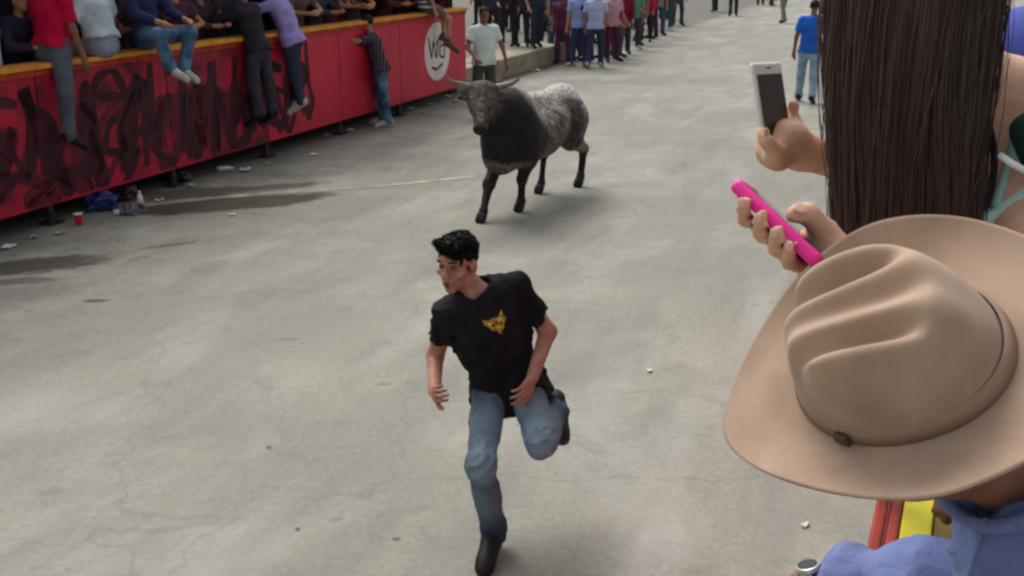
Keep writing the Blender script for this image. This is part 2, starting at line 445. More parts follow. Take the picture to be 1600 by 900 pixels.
    if kind:
        g = 0.007 if fine else 0.018; t = SDF()
        t.cone(P_ + sp * (0.02 if hem > 0.05 else 0.05) * s, P_ - sp * 0.05 * s, (0.104 * B + g) * s, (0.108 * B + g) * s, 0.04, rt, 1.38)
        for S in 'RL':
            hp, kn, an = J['hp' + S], J['kn' + S], J['an' + S]
            t.cone(hp, kn, (0.084 * B + g) * s, (0.058 * B + g) * s, 0.04)
            if kind == 'jeans':
                t.cone(kn, an + (kn - an) * 0.08, (0.058 * B + g) * s, (0.048 + g) * s, 0.03)
                t.cone(an + (kn - an) * 0.1, an, (0.05 + g) * s, (0.052 + g) * s, 0.02)
            else: t.cone(kn + (hp - kn) * -0.02, kn + (hp - kn) * -0.6, 0.1 * s, 0.11 * s, 0.006, op='-')
        if fold:
            t.noise(fold * 0.3, 34, seed + 5, True)
            cs_ = [J['kn' + S] for S in 'RL'] + [J['an' + S] for S in 'RL'] + [J['hp' + S] for S in 'RL']
            t.noise(fold * 0.75, 75, seed + 6, True, mask=lambda q: np.minimum(1, sum(np.exp(-((q - c_) ** 2).sum(-1) / 0.09 ** 2) for c_ in cs_)))
        t.noise(0.006, 20, seed + 2)
        sculpt('trousers' if kind == 'jeans' else 'shorts', t, res, m, body, colors=leg_colors)
    for S in 'RL':
        if shoes is None: break
        an, to = J['an' + S], J['to' + S]; d = unit(to - an); sd = unit(np.cross(unit(an - J['kn' + S]), d) + 1e-6)
        t = SDF(); up = np.cross(d, sd); up = up if up @ (J['kn' + S] - an) > 0 else -up
        heel = an - up * 0.035 * s - d * 0.035 * s; tip = to + d * 0.03 * s - up * 0.006 * s
        t.cone(heel, tip, 0.043 * s, 0.037 * s, 0.02, sd, 1.12); t.cone(heel + up * 0.04 * s, an + d * 0.05 * s, 0.042 * s, 0.036 * s, 0.03)
        t.cone(an, an + (J['kn' + S] - an) * 0.16, 0.045 * s, 0.044 * s, 0.02); t.cone(an, to, 0.045 * s, 0.037 * s, 0.02); t.noise(0.003, 40, seed)
        sculpt('shoe', t, min(res, 0.018), shoes, body)
    if head and hair is not None and hair_style:
        h = SDF(); 
        h.ell(P(0, -0.018, 0.04), V(0.081, 0.1, 0.086) * s, r, f, u, 0.02)
        if fine:
            h.ell(P(0, -0.005, 0.09), V(0.071, 0.094, 0.032) * s, r, f, u, 0.03)
            h.ell(P(0.005, 0.06, 0.098), V(0.056, 0.036, 0.022) * s, r, f, u, 0.02)
        if hair_style == 'long': h.cone(P(0, -0.05, 0.02), P(0, -0.11, -0.3), 0.075 * s, 0.05 * s, 0.05, r, 1.3)
        h.ell(P(0, 0.12, -0.004), V(0.076, 0.074, 0.074) * s, r, f, u, 0.012, '-')
        if hair_style != 'long':
            h.ell(P(0, -0.02, -0.13), V(0.2, 0.2, 0.092) * s, r, f, u, 0.02, '-')
            h.ell(P(0, 0.05, -0.06), V(0.12, 0.055, 0.075) * s, r, f, u, 0.012, '-')
        h.noise(0.006 if fine else 0.004, 55, seed + 9)
        if fine: h.noise(0.004, 150, seed + 19)
        if not fine: sculpt('hair', h, res, hair, body)
        else:                                                            # short tufts break the outline
            hv_, hq_ = h.mesh(res * 0.8); rs = np.random.RandomState(seed); nrm = np.zeros_like(hv_)
            fn = np.cross(hv_[hq_[:, 2]] - hv_[hq_[:, 0]], hv_[hq_[:, 3]] - hv_[hq_[:, 1]])
            for i_ in range(4): np.add.at(nrm, hq_[:, i_], fn)
            nrm /= np.linalg.norm(nrm, axis=1)[:, None] + 1e-9; pick = rs.randint(0, len(hv_), 2600); V_, Q_ = [hv_], [hq_]; nn_ = len(hv_)
            rel = (hv_ - P(0, 0, 0)) @ u
            for p_ in pick:
                a_ = hv_[p_]; top_ = np.clip(rel[p_] / 0.1, -0.3, 1); d_ = unit(nrm[p_] * (0.2 + 0.2 * max(top_, 0)) + f * 0.7 * max(top_, 0) - u * (0.8 if top_ < 0.5 else 0) + rs.normal(size=3) * 0.14)
                l_ = (0.008 + 0.006 * max(top_, 0)) * (0.6 + 0.8 * rs.rand()) * s; e1 = unit(np.cross(d_, rs.normal(size=3))) * 0.0026 * s; e2 = np.cross(d_, e1)
                b0 = a_ - nrm[p_] * 0.002; V_.append(np.array([b0 + e1, b0 - e1 * 0.5 + e2 * 0.87, b0 - e1 * 0.5 - e2 * 0.87, b0 + d_ * l_ + nrm[p_] * 0.001, b0 + d_ * l_ + e1 * 0.15]))
                Q_.append(np.array([[0, 1, 3, 4], [1, 2, 3, 3 - 3], [2, 0, 4, 3]])[[0, 2]] + nn_); nn_ += 5
            mesh_obj('hair', np.concatenate(V_), np.concatenate(Q_), hair, body, smooth=True)
    if head and hat is not None:
        h = SDF(); h.ell(P(0, -0.015, 0.05), V(0.093, 0.112, 0.09) * s, r, f, u, 0.02)
        h.box(P(0, 0.12, 0.05), V(0.07, 0.065, 0.006) * s, r, unit(f - u * 0.15), 0.004, 0.02)
        h.plane(P(0, 0, 0.035), -u)
        sculpt('cap', h, min(res, 0.01), hat, body)
    body['_P'] = 0
    return body, P
# ------------------------------------------------------------------ the street
_shared = {}
def stain_nodes(N, L, P, cx, cy, rx, ry, ang, edge=0.5, warp=0.5, wscale=1.5):
    """0..1 mask of one blotch on the ground with a ragged rim"""
    mp = N.new('ShaderNodeMapping'); mp.vector_type = 'TEXTURE'
    mp.inputs['Location'].default_value = (cx, cy, 0); mp.inputs['Rotation'].default_value = (0, 0, ang); mp.inputs['Scale'].default_value = (rx, ry, 1)
    L.new(P, mp.inputs['Vector'])
    ln = N.new('ShaderNodeVectorMath'); ln.operation = 'LENGTH'; L.new(mp.outputs['Vector'], ln.inputs[0])
    key = 1.5 if wscale < 2.5 else (4.0 if wscale < 6 else 9.0)
    if key not in _shared:
        nz = N.new('ShaderNodeTexNoise'); nz.inputs['Scale'].default_value = key; nz.inputs['Detail'].default_value = 5; nz.inputs['Roughness'].default_value = 0.65; L.new(P, nz.inputs['Vector']); _shared[key] = nz
    nz = _shared[key]
    ad = N.new('ShaderNodeMath'); ad.operation = 'MULTIPLY_ADD'; ad.inputs[1].default_value = warp * 2.4; L.new(nz.outputs['Fac'], ad.inputs[0]); L.new(ln.outputs['Value'], ad.inputs[2])
    mr = N.new('ShaderNodeMapRange'); mr.interpolation_type = 'SMOOTHSTEP'
    mr.inputs['From Min'].default_value = 1.0 + warp * 1.2; mr.inputs['From Max'].default_value = 1.0 + warp * 1.2 - edge; L.new(ad.outputs['Value'], mr.inputs['Value'])
    return mr.outputs['Result']
gm = bpy.data.materials.new('worn_concrete'); gm.use_nodes = True
N, L = gm.node_tree.nodes, gm.node_tree.links
pb = N['Principled BSDF']; pb.inputs['Roughness'].default_value = 0.82; pb.inputs['Specular IOR Level'].default_value = 0.25
tc = N.new('ShaderNodeTexCoord'); P0 = tc.outputs['Object']
def noise(scale, detail=6, rough=0.6, src=None, dist=0.0):
    n = N.new('ShaderNodeTexNoise'); n.inputs['Scale'].default_value = scale; n.inputs['Detail'].default_value = detail; n.inputs['Roughness'].default_value = rough; n.inputs['Distortion'].default_value = dist
    L.new(src or P0, n.inputs['Vector']); return n.outputs['Fac']
def rng(src, a, b, c=0.0, d=1.0):
    m = N.new('ShaderNodeMapRange'); m.inputs['From Min'].default_value = a; m.inputs['From Max'].default_value = b; m.inputs['To Min'].default_value = c; m.inputs['To Max'].default_value = d
    L.new(src, m.inputs['Value']); return m.outputs['Result']
def mixc(fac, a, b, blend='MIX'):
    m = N.new('ShaderNodeMix'); m.data_type = 'RGBA'; m.blend_type = blend
    for k, v in (('Factor', fac), ('A', a), ('B', b)):
        if isinstance(v, (tuple, float)): m.inputs[k].default_value = v
        else: L.new(v, m.inputs[k])
    return m.outputs['Result']
base = mixc(rng(noise(0.22, 4, 0.55), 0.38, 0.6), (0.265, 0.26, 0.228, 1), (0.375, 0.365, 0.325, 1))
base = mixc(rng(noise(1.1, 5, 0.62, dist=0.6), 0.38, 0.66), base, (0.275, 0.27, 0.243, 1))
cool = mixc(rng(noise(0.5, 4), 0.45, 0.7), (1.02, 1.0, 0.965, 1), (0.985, 1.0, 0.975, 1))
base = mixc(1.0, base, cool, 'MULTIPLY')
grit = mixc(rng(noise(26, 5, 0.7), 0.3, 0.7), (0.8, 0.8, 0.79, 1), (1.1, 1.1, 1.09, 1))
base = mixc(1.0, base, grit, 'MULTIPLY')
grit2 = mixc(rng(noise(95, 3, 0.6), 0.3, 0.7), (0.82, 0.82, 0.81, 1), (1.1, 1.1, 1.1, 1))
base = mixc(1.0, base, grit2, 'MULTIPLY')
# smears drawn out along the street by hooves and tyres
ro = N.new('ShaderNodeVectorRotate'); ro.rotation_type = 'Z_AXIS'; ro.inputs['Angle'].default_value = R(22.3); L.new(P0, ro.inputs['Vector'])
mp = N.new('ShaderNodeMapping'); mp.inputs['Scale'].default_value = (1.7, 0.4, 1); L.new(ro.outputs['Vector'], mp.inputs['Vector'])
smear = rng(noise(1.3, 6, 0.62, mp.outputs['Vector'], 0.3), 0.48, 0.7, 0.0, 0.72)
base = mixc(smear, base, (0.2, 0.2, 0.18, 1))
mp2 = N.new('ShaderNodeMapping'); mp2.inputs['Location'].default_value = (7, 3, 0); mp2.inputs['Scale'].default_value = (1.3, 0.5, 1); L.new(ro.outputs['Vector'], mp2.inputs['Vector'])
pale = rng(noise(1.0, 6, 0.6, mp2.outputs['Vector'], 0.4), 0.52, 0.74, 0.0, 0.6)
base = mixc(pale, base, (0.44, 0.43, 0.39, 1))
blot = rng(noise(2.2, 6, 0.72, dist=0.8), 0.55, 0.74, 0.0, 0.65)
base = mixc(blot, base, (0.17, 0.165, 0.145, 1))
# hairline cracks
vo = N.new('ShaderNodeTexVoronoi'); vo.feature = 'DISTANCE_TO_EDGE'; vo.inputs['Scale'].default_value = 0.32
wv = N.new('ShaderNodeTexNoise'); wv.inputs['Scale'].default_value = 1.6; wv.inputs['Detail'].default_value = 5; L.new(P0, wv.inputs['Vector'])
va = N.new('ShaderNodeVectorMath'); va.operation = 'MULTIPLY_ADD'; va.inputs[1].default_value = (0.9, 0.9, 0); L.new(wv.outputs['Color'], va.inputs[0]); L.new(P0, va.inputs[2]); L.new(va.outputs['Vector'], vo.inputs['Vector'])
crack = rng(vo.outputs['Distance'], 0.005, 0.0, 0.0, 0.3)
base = mixc(crack, base, (0.14, 0.135, 0.12, 1))
wet = None
for (px, py, rx, ry, a, edge, warp, col, dark) in (
        (355, 319, 1.35, 0.36, 22, 0.35, 0.5, (0.06, 0.047, 0.03, 1), 0.95),      # spilled drink under the barrier
        (290, 303, 0.9, 0.35, 18, 0.45, 0.5, (0.075, 0.06, 0.042, 1), 0.85),
        (430, 292, 0.8, 0.2, 24, 0.5, 0.5, (0.09, 0.072, 0.05, 1), 0.8),
        (45, 416, 0.85, 0.3, 25, 0.4, 0.5, (0.065, 0.057, 0.048, 1), 0.9),
        (20, 440, 0.5, 0.12, 10, 0.5, 0.55, (0.085, 0.075, 0.065, 1), 0.7),
        (265, 383, 0.33, 0.07, 30, 0.5, 0.5, (0.1, 0.095, 0.08, 1), 0.8),
        (110, 414, 0.4, 0.07, 8, 0.5, 0.5, (0.09, 0.08, 0.07, 1), 0.8),
        (60, 455, 0.8, 0.35, 15, 1.0, 0.6, (0.2, 0.185, 0.165, 1), 0.75),
        (150, 470, 0.13, 0.06, 5, 0.6, 0.4, (0.06, 0.055, 0.045, 1), 0.85),
        (450, 530, 0.13, 0.035, 0, 0.8, 0.4, (0.15, 0.145, 0.12, 1), 0.7),
        (600, 600, 0.07, 0.03, 10, 0.8, 0.4, (0.15, 0.145, 0.12, 1), 0.7),
        (525, 812, 0.06, 0.028, 25, 0.8, 0.4, (0.17, 0.165, 0.15, 1), 0.7),
        (465, 827, 0.018, 0.03, 20, 0.6, 0.4, (0.06, 0.06, 0.055, 1), 0.85),
        (620, 842, 0.03, 0.02, 0, 0.6, 0.4, (0.08, 0.08, 0.07, 1), 0.8),
        (80, 770, 0.1, 0.06, 20, 0.9, 0.5, (0.2, 0.195, 0.17, 1), 0.7),
        (980, 128, 3.2, 1.1, 14, 1.0, 0.5, (0.2, 0.19, 0.165, 1), 0.75),           # darker band across the street
        (1100, 95, 5.0, 1.6, 8, 1.0, 0.5, (0.23, 0.22, 0.2, 1), 0.6),
        (840, 118, 1.6, 0.5, 14, 0.9, 0.5, (0.2, 0.19, 0.17, 1), 0.6),
        (600, 235, 2.4, 0.35, 66, 0.9, 0.55, (0.2, 0.19, 0.17, 1), 0.55),
        (870, 330, 0.5, 0.2, 30, 1.0, 0.5, (0.25, 0.245, 0.225, 1), 0.6),
        (60, 650, 0.9, 0.5, 10, 1.3, 0.5, (0.45, 0.44, 0.41, 1), 0.55),
        (1080, 425, 0.3, 0.05, 0, 0.7, 0.5, (0.2, 0.195, 0.18, 1), 0.6)):
    c = gz(px, py); k = stain_nodes(N, L, P0, c[0], c[1], rx, ry, R(a), edge, warp, 1.2 / max(ry, 0.08) ** 0.7)
    base = mixc(rng(k, 0, 1, 0, dark), base, col)
# dirt gathered along the barrier foot
sep = N.new('ShaderNodeVectorRotate'); sep.rotation_type = 'Z_AXIS'; sep.inputs['Center'].default_value = (-4.95, 9.6, 0); sep.inputs['Angle'].default_value = R(22.3); L.new(P0, sep.inputs['Vector'])
sx = N.new('ShaderNodeSeparateXYZ'); L.new(sep.outputs['Vector'], sx.inputs[0])
nd = N.new('ShaderNodeMath'); nd.operation = 'MULTIPLY_ADD'; nd.inputs[1].default_value = 1.5; L.new(noise(1.2, 7, 0.7), nd.inputs[0]); L.new(sx.outputs['X'], nd.inputs[2])
dirt = rng(nd.outputs['Value'], -4.95 + 1.15, -4.95 + 0.55, 0.0, 0.8)
base = mixc(dirt, base, (0.11, 0.1, 0.085, 1))
near_w = rng(sx.outputs['X'], -4.95 + 3.4, -4.95 + 0.8, 0.0, 1.0)
sp_ = N.new('ShaderNodeMath'); sp_.operation = 'MULTIPLY'; L.new(near_w, sp_.inputs[0]); L.new(rng(noise(3.6, 6, 0.72, dist=1.2), 0.58, 0.68, 0.0, 0.75), sp_.inputs[1])
base = mixc(sp_.outputs['Value'], base, (0.085, 0.078, 0.066, 1))
so_ = N.new('ShaderNodeMath'); so_.operation = 'MULTIPLY'; L.new(near_w, so_.inputs[0]); L.new(rng(noise(0.9, 5, 0.65, dist=0.5), 0.46, 0.66, 0.0, 0.6), so_.inputs[1])
base = mixc(so_.outputs['Value'], base, (0.15, 0.14, 0.12, 1))
L.new(base, pb.inputs['Base Color'])
bp = N.new('ShaderNodeBump'); bp.inputs['Strength'].default_value = 0.6; bp.inputs['Distance'].default_value = 0.012
L.new(noise(14, 8, 0.7), bp.inputs['Height']); L.new(bp.outputs['Normal'], pb.inputs['Normal'])
g = MB(); S = 400
g.add([(-S, -S, 0), (S, -S, 0), (S, S, 0), (-S, S, 0)], [(0, 1, 2, 3)])
tag(g.obj('street', gm), kind='structure')

# worn painted line running from the barrier to the bull
a, b_ = gz(228, 321), gz(742, 276); d = unit(b_ - a); n_ = V(-d[1], d[0], 0); rg = random.Random(3); lv, lf = [], []
for i in range(61):
    p = a + (b_ - a) * i / 60 + V(0, 0, 0.004) + n_ * (0.06 * math.sin(i * 0.11) + rg.uniform(-0.012, 0.012)); w = 0.055 + rg.uniform(-0.012, 0.012)
    lv += [p - n_ * w, p + n_ * w]
lf = [(2 * i, 2 * i + 2, 2 * i + 3, 2 * i + 1) for i in range(60)]
tag(mesh_obj('road_marking', lv, lf, mat('faded_paint', '#b8b09b', '#8f897a', scale=5, rough=0.85, bump=0.003)), kind='structure')

# ------------------------------------------------------------------ red barrier across the street
W0, WD, WN = V(-4.95, 9.6, 0), V(math.sin(R(22.3)), math.cos(R(22.3)), 0), V(math.cos(R(22.3)), -math.sin(R(22.3)), 0)
UP = V(0, 0, 1)
def wp(s, o, z): return W0 + WD * s + WN * o + UP * z
red = mat('red_panel_paint', '#c4183a', '#a81630', scale=1.6, rough=0.5, bump=0.002, bscale=20, spec=0.4, contrast=(0.4, 0.75))
redw = mat('red_panel_worn', '#b0183a', '#541a26', scale=2.6, rough=0.6, bump=0.003, bscale=18, contrast=(0.38, 0.66))
orange = mat('orange_ledge_paint', '#dc9c38', '#bd7526', scale=5, rough=0.65, bump=0.003, contrast=(0.35, 0.7))
orred = mat('orange_red_rail', '#b23c1c', '#8c2a1a', scale=5, rough=0.6, bump=0.002)
steel = mat('dark_steel', '#3a3230', '#241f1e', scale=9, rough=0.6, bump=0.002)
spray = mat('black_spray_paint', '#2c121a', '#4a1824', scale=5, rough=0.7)
spray2 = mat('brown_spray_paint', '#541c26', '#6a1a2c', scale=6, rough=0.75)
barrier = empty('street_barrier', wp(3, 0, 0))
tag(barrier, 'long red metal barrier with orange ledge and dark graffiti, spectators sitting on it', 'barrier')
joints = [-4.99 + 1.88 * k for k in range(8)] + [10.75]
rg = random.Random(11)
def loop_glyph():
    a, b, p = rg.choice([1, 2, 3]), rg.choice([1, 2, 3]), rg.uniform(0, 6); n = 9
    return [(0.5 + 0.5 * math.cos(a * 4.8 * i / n + p) + 0.12 * i / n, 0.5 + 0.5 * math.sin(b * 4.2 * i / n + p * 1.7)) for i in range(n + 1)]
GLYPH = [[(0, 0), (0.1, 1), (0.5, 0.35), (0.9, 1), (1, 0)], [(0.9, 0.9), (0.2, 0.95), (0.1, 0.6), (0.85, 0.4), (0.8, 0.05), (0.05, 0.1)], [(0, 0), (0.5, 1), (1, 0)], [(0.1, 1), (0.3, 0), (0.55, 0.7), (0.8, 0), (1, 1)],
         [(0.9, 0.85), (0.5, 1), (0.1, 0.7), (0.1, 0.25), (0.5, 0), (0.95, 0.2)], [(0.1, 0), (0.1, 1), (0.8, 0.9), (0.8, 0.55), (0.15, 0.5), (0.9, 0)], [(0.1, 0), (0.15, 1), (0.85, 0), (0.9, 1)], [(0.2, 1), (0.05, 0.1), (0.9, 0.05)], [(0.5, 1), (0.05, 0.5), (0.5, 0), (0.95, 0.5), (0.5, 1)]]
def ribbon(mb, pts, w, off):
    pts = [np.array(p) for p in pts]
    # round the corners a little
    fine_ = []
    for i in range(len(pts) - 1):
        for t in np.linspace(0, 1, 7)[:-1]: fine_.append(pts[i] * (1 - t) + pts[i + 1] * t)
    fine_.append(pts[-1])
    for _ in range(2): fine_ = [fine_[0]] + [(fine_[i - 1] + 2 * fine_[i] + fine_[i + 1]) / 4 for i in range(1, len(fine_) - 1)] + [fine_[-1]]
    vs_ = []
    for i, p in enumerate(fine_):
        t = fine_[min(i + 1, len(fine_) - 1)] - fine_[max(i - 1, 0)]; t = t / (np.linalg.norm(t) + 1e-9); nn = np.array([-t[1], t[0]])
        ww = w * (0.75 + 0.5 * abs(math.sin(i * 0.4)))
        for g_ in (-1, 1):
            q = p + nn * ww * g_; vs_.append(wp(q[0], off, min(max(q[1], 0.22), 1.47)))
    mb.add(vs_, [(2 * i, 2 * i + 1, 2 * i + 3, 2 * i + 2) for i in range(len(fine_) - 1)])
for i in range(len(joints) - 1):
    s0, s1 = joints[i], joints[i + 1]; mid = (s0 + s1) / 2
    clean = s0 > 4.3
    p = MB().box(wp(mid, 0, 0.86), ((s1 - s0) / 2 - 0.008, 0.64, 0.012), WD, UP, bev=0.004).obj('panel', red if clean else redw, barrier)
    # folded edge of the sheet
    e = MB()
    e.box(wp(mid, 0.014, 0.225), ((s1 - s0) / 2 - 0.012, 0.012, 0.012), WD, UP, bev=0.003)
    e.obj('sheet_lip', red if clean else redw, barrier)
    MB().box(wp(s0, -0.05, 0.77), (0.035, 0.77, 0.03), WD, UP, bev=0.004).obj('post', steel, barrier)
    MB().box(wp(s0, -0.05, 0.012), (0.09, 0.012, 0.09), WD, UP).obj('foot_plate', steel, barrier)
    MB().box(wp(mid, 0.0, 1.535), ((s1 - s0) / 2 - 0.002, 0.033, 0.03), WD, UP, bev=0.006).obj('rail', orred, barrier)
    MB().box(wp(mid, -0.06, 1.594), ((s1 - s0) / 2 - 0.003, 0.024, 0.13), WD, UP, bev=0.006).obj('ledge_plank', orange, barrier)
    if not clean or i == 5:
        mb, mb2 = MB(), MB(); x = s0 + 0.03; layer = 0
        while x < (s1 - 0.3 if not clean else s0 + 0.55):
            w = rg.uniform(0.36, 0.6); gl = [(q[0] + rg.uniform(-0.3, 0.3), q[1] + rg.uniform(-0.25, 0.25)) for q in (loop_glyph() if rg.random() < 0.55 else rg.choice(GLYPH))]; z0 = rg.uniform(0.26, 0.4); hgt = rg.uniform(0.8, 1.05); layer += 1
            ribbon(mb, [(x + q[0] * w + 0.06 * q[1], z0 + q[1] * hgt) for q in gl], rg.uniform(0.035, 0.08), 0.0135 + 0.0004 * layer)
            if rg.random() < 0.95: ribbon(mb2, [(x + q[0] * w * 0.8 + 0.03 * q[1], z0 - 0.04 + q[1] * hgt * 0.8) for q in loop_glyph()], rg.uniform(0.04, 0.1), 0.0127 + 0.0001 * layer)
            x += w * rg.uniform(0.5, 0.8)
        mb.obj('graffiti', spray, barrier); tag(mb2.obj('graffiti_shade', spray2, barrier), kind='stuff')
# round white painted emblem with black script on the far end of the barrier
mb = MB(); cs, cz, rr = 9.55, 0.93, 0.5
mb.add([wp(cs + rr * math.cos(t), 0.0138, cz + rr * math.sin(t)) for t in np.linspace(0, 2 * math.pi, 49)[:-1]], [tuple(range(48))])
em = mb.obj('painted_emblem', mat('white_paint', '#e2d8d4', '#cfc4c2', scale=5, rough=0.6), barrier)
mb = MB()
for st in ([(9.2, 1.2), (9.32, 0.8), (9.4, 1.15), (9.5, 0.78), (9.58, 1.12)], [(9.5, 1.05), (9.7, 1.2), (9.62, 0.85), (9.8, 0.8)], [(9.3, 0.68), (9.5, 0.62), (9.75, 0.7)], [(9.7, 1.0), (9.85, 1.05), (9.8, 0.8)]):
    ribbon(mb, st, 0.022, 0.0152)
mb.obj('emblem_script', mat('black_paint', '#151312', '#221f1e', rough=0.6), em)

# stand behind the barrier
stand = empty('spectator_stand', wp(3, -2, 0))
tag(stand, 'dark spectator stand behind the red barrier, planked floor, tarp back, unseen roof added for shade', 'grandstand')
wood = mat('dark_planks', '#3d3029', '#2a211d', scale=5, rough=0.85, bump=0.004, stretch=(1, 1, 1))
tarp = mat('dark_tarp', '#2b2230', '#1d171d', scale=1.2, rough=0.8, bump=0.01, bscale=5)
for k in range(12): MB().box(wp(2.8, -0.42 - 0.26 * k, 0.66), (8.1, 0.118, 0.02), WD, WN, bev=0.004).obj('floor_plank', wood, stand)
for k in range(3): MB().box(wp(2.8, -1.75 - 0.75 * k, 0.98 + 0.3 * k), (8.1, 0.16, 0.025), WD, WN, bev=0.004).obj('bench_board', wood, stand)
MB().box(wp(2.8, -3.75, 1.7), (8.3, 1.7, 0.03), WD, UP).obj('tarp_back', tarp, stand)
MB().box(wp(2.8, -2.05, 3.45), (8.3, 1.75, 0.03), WD, WN).obj('unseen_shade_roof', tarp, stand)  # unseen roof, invented to keep sky light off the stand
MB().box(wp(11.05, -2.05, 1.7), (1.65, 1.7, 0.02), WN, UP).obj('tarp_side', tarp, stand)
for s_ in (-5, -1, 3, 7, 10.8):
    for o_ in (-0.36, -3.66): MB().tube([wp(s_, o_, 0), wp(s_, o_, 3.44)], 0.035).obj('pole', steel, stand)
# low concrete step past the end of the barrier
kb = MB().box(wp(14.2, -0.75, 0.21), (3.2, 0.45, 0.21), WD, WN, bev=0.02).obj('concrete_step', mat('step_concrete', '#9a927f', '#7d7666', scale=3, rough=0.9, bump=0.006), base=wp(14, -1.0, 0))
tag(kb, 'low pale concrete step past the end of the red barrier', 'step')
# ------------------------------------------------------------------ the running man
def denim(v, dark, light, J):
    """worn thighs and knees: real fading of the cloth"""
    w = np.zeros(len(v))
    for S in 'RL':
        for t, rr in ((0.35, 0.13), (0.7, 0.12), (0.98, 0.1)):
            c = J['hp' + S] + (J['kn' + S] - J['hp' + S]) * t + J['fwd'] * 0.07
            w = np.maximum(w, np.exp(-((v - c) ** 2).sum(1) / rr ** 2))
        c = J['kn' + S] + (J['an' + S] - J['kn' + S]) * 0.45 + J['fwd'] * 0.05
        w = np.maximum(w, 0.6 * np.exp(-((v - c) ** 2).sum(1) / 0.12 ** 2))
    w = np.clip(w * 0.95 + 0.1 * wob(v, 30, 5), 0, 1)[:, None]
    return np.array(lin(dark)[:3]) * (1 - w) + np.array(lin(light)[:3]) * w
J = {'s': 1.07}
foot = gz(770, 868)
J['anR'] = at(771, 829, 4.84)
J['knR'] = limb(J['anR'], 752, 728, 0.41, True)
J['hpR'] = limb(J['knR'], 764, 612, 0.42, False)
pel_r = J['hpR']
J['pel'] = pel_r + V(0.085, 0.02, 0.035)
J['hpL'] = pel_r + V(0.175, 0.035, 0.0)
J['knL'] = limb(J['hpL'], 846, 694, 0.40, True)
J['anL'] = J['knL'] + unit(V(0.19, 0.96, -0.05)) * 0.41
J['toL'] = J['anL'] + V(0.03, 0.05, -0.16)
J['toR'] = V(J['anR'][0] - 0.035, J['anR'][1] - 0.155, 0.05)
J['nk'] = limb(J['pel'], 746, 456, 0.5, True)
J['sp'] = unit(J['nk'] - J['pel'])
J['rt'] = unit(V(-1, -0.16, -0.16)); J['rt'] = unit(J['rt'] - J['sp'] * (J['rt'] @ J['sp']))
J['fwd'] = unit(np.cross(J['sp'], J['rt'])); J['fwd'] = J['fwd'] if J['fwd'][1] < 0 else -J['fwd']
J['shR'] = J['nk'] - J['sp'] * 0.055 + J['rt'] * 0.155
J['shL'] = J['nk'] - J['sp'] * 0.035 - J['rt'] * 0.172
J['elR'] = limb(J['shR'], 680, 556, 0.28, False)
J['wrR'] = limb(J['elR'], 679, 612, 0.24, True)
J['elL'] = limb(J['shL'], 856, 518, 0.28, False)
J['wrL'] = limb(J['elL'], 832, 590, 0.25, True)
J['hnR'] = unit(J['wrR'] - J['elR'] + V(0, 0, -0.1)); J['hnL'] = unit(J['wrL'] - J['elL'])
J['hd'] = limb(J['nk'], 714, 411, 0.17, True)
J['f'] = unit(V(-0.47, -0.87, -0.06)); J['u'] = unit(V(-0.08, -0.14, 1)); J['base'] = V(foot[0], foot[1], 0)
RUN = J
hands = {
    'R': lambda b: hand_prims(b, J['wrR'], unit(at(682, 645, 3.9) - J['wrR']), unit(V(0.9, -0.2, 0.1)), 1.0, (0.85, 0.9, 0.6), side=-1),
    'L': lambda b: hand_prims(b, J['wrL'], unit(limb(J['wrL'], 808, 634, 0.17) - J['wrL']), unit(V(-0.85, 0.3, -0.35)), 1.0, (0.32, 0.45, 0.3), side=1, spread=0.12)}
runner, RP = figure(J, 'running man in black t-shirt with gold chest emblem and faded jeans', res=0.0055, skn=skin('runner', '#b98772', '#a26e5a'),
    top=('tee', cloth('black_tee', '#232126', '#19171b')), bottom=('jeans', mat('runner_denim', '#34506a', '#d6d9de', attr=True, scale=90, rough=0.9, bump=0.003, bscale=120, spec=0.15)),
    hair=hairmat('runner', '#17110e', '#0a0807'), shoes=mat('black_shoe', '#1d1b1b', '#121111', rough=0.6), fine=True, hands=hands, seed=4, build=0.9,
    fold=0.013, leg_colors=lambda v: denim(v, '#3b4856', '#8da2ae', J))
f, u = unit(J['f']), unit(J['u']); r = unit(np.cross(f, u)); u = np.cross(r, f)
for g in (1, -1):
    e = SDF(); e.ell(RP(g * 0.031, 0.0735, 0.007), V(0.0125, 0.0125, 0.0115), k=0.002)
    eye = sculpt('eye', e, 0.0035, mat('eye_shade_tone', '#6d5a51', '#5c4b43', rough=0.3, spec=0.5), runner)  # eyeball coloured as dark as shaded skin; socket shade put into its colour
    e = SDF(); e.ell(RP(g * 0.031 + 0.001, 0.0838, 0.007), V(0.0058, 0.0035, 0.0058), r, f, u, 0.001)
    sculpt('iris', e, 0.002, mat('eye_dark', '#1a110d', '#120b08', rough=0.2, spec=0.5), eye)
    e = SDF(); e.chain([RP(g * 0.013, 0.094, 0.031), RP(g * 0.033, 0.091, 0.037), RP(g * 0.054, 0.074, 0.032)], [0.004, 0.0045, 0.0025], 0.004); e.noise(0.001, 300, 3)
    sculpt('eyebrow', e, 0.003, hairmat('runner'), runner)
e = SDF(); e.chain([RP(-0.022, 0.083, -0.0625), RP(0, 0.0925, -0.0615), RP(0.022, 0.083, -0.0625)], [0.004, 0.0075, 0.004], 0.004); e.chain([RP(-0.018, 0.083, -0.073), RP(0, 0.0915, -0.0735), RP(0.018, 0.083, -0.073)], [0.004, 0.0075, 0.004], 0.004)
sculpt('lips', e, 0.003, mat('lip', '#7a4038', '#663229', rough=0.5), runner)
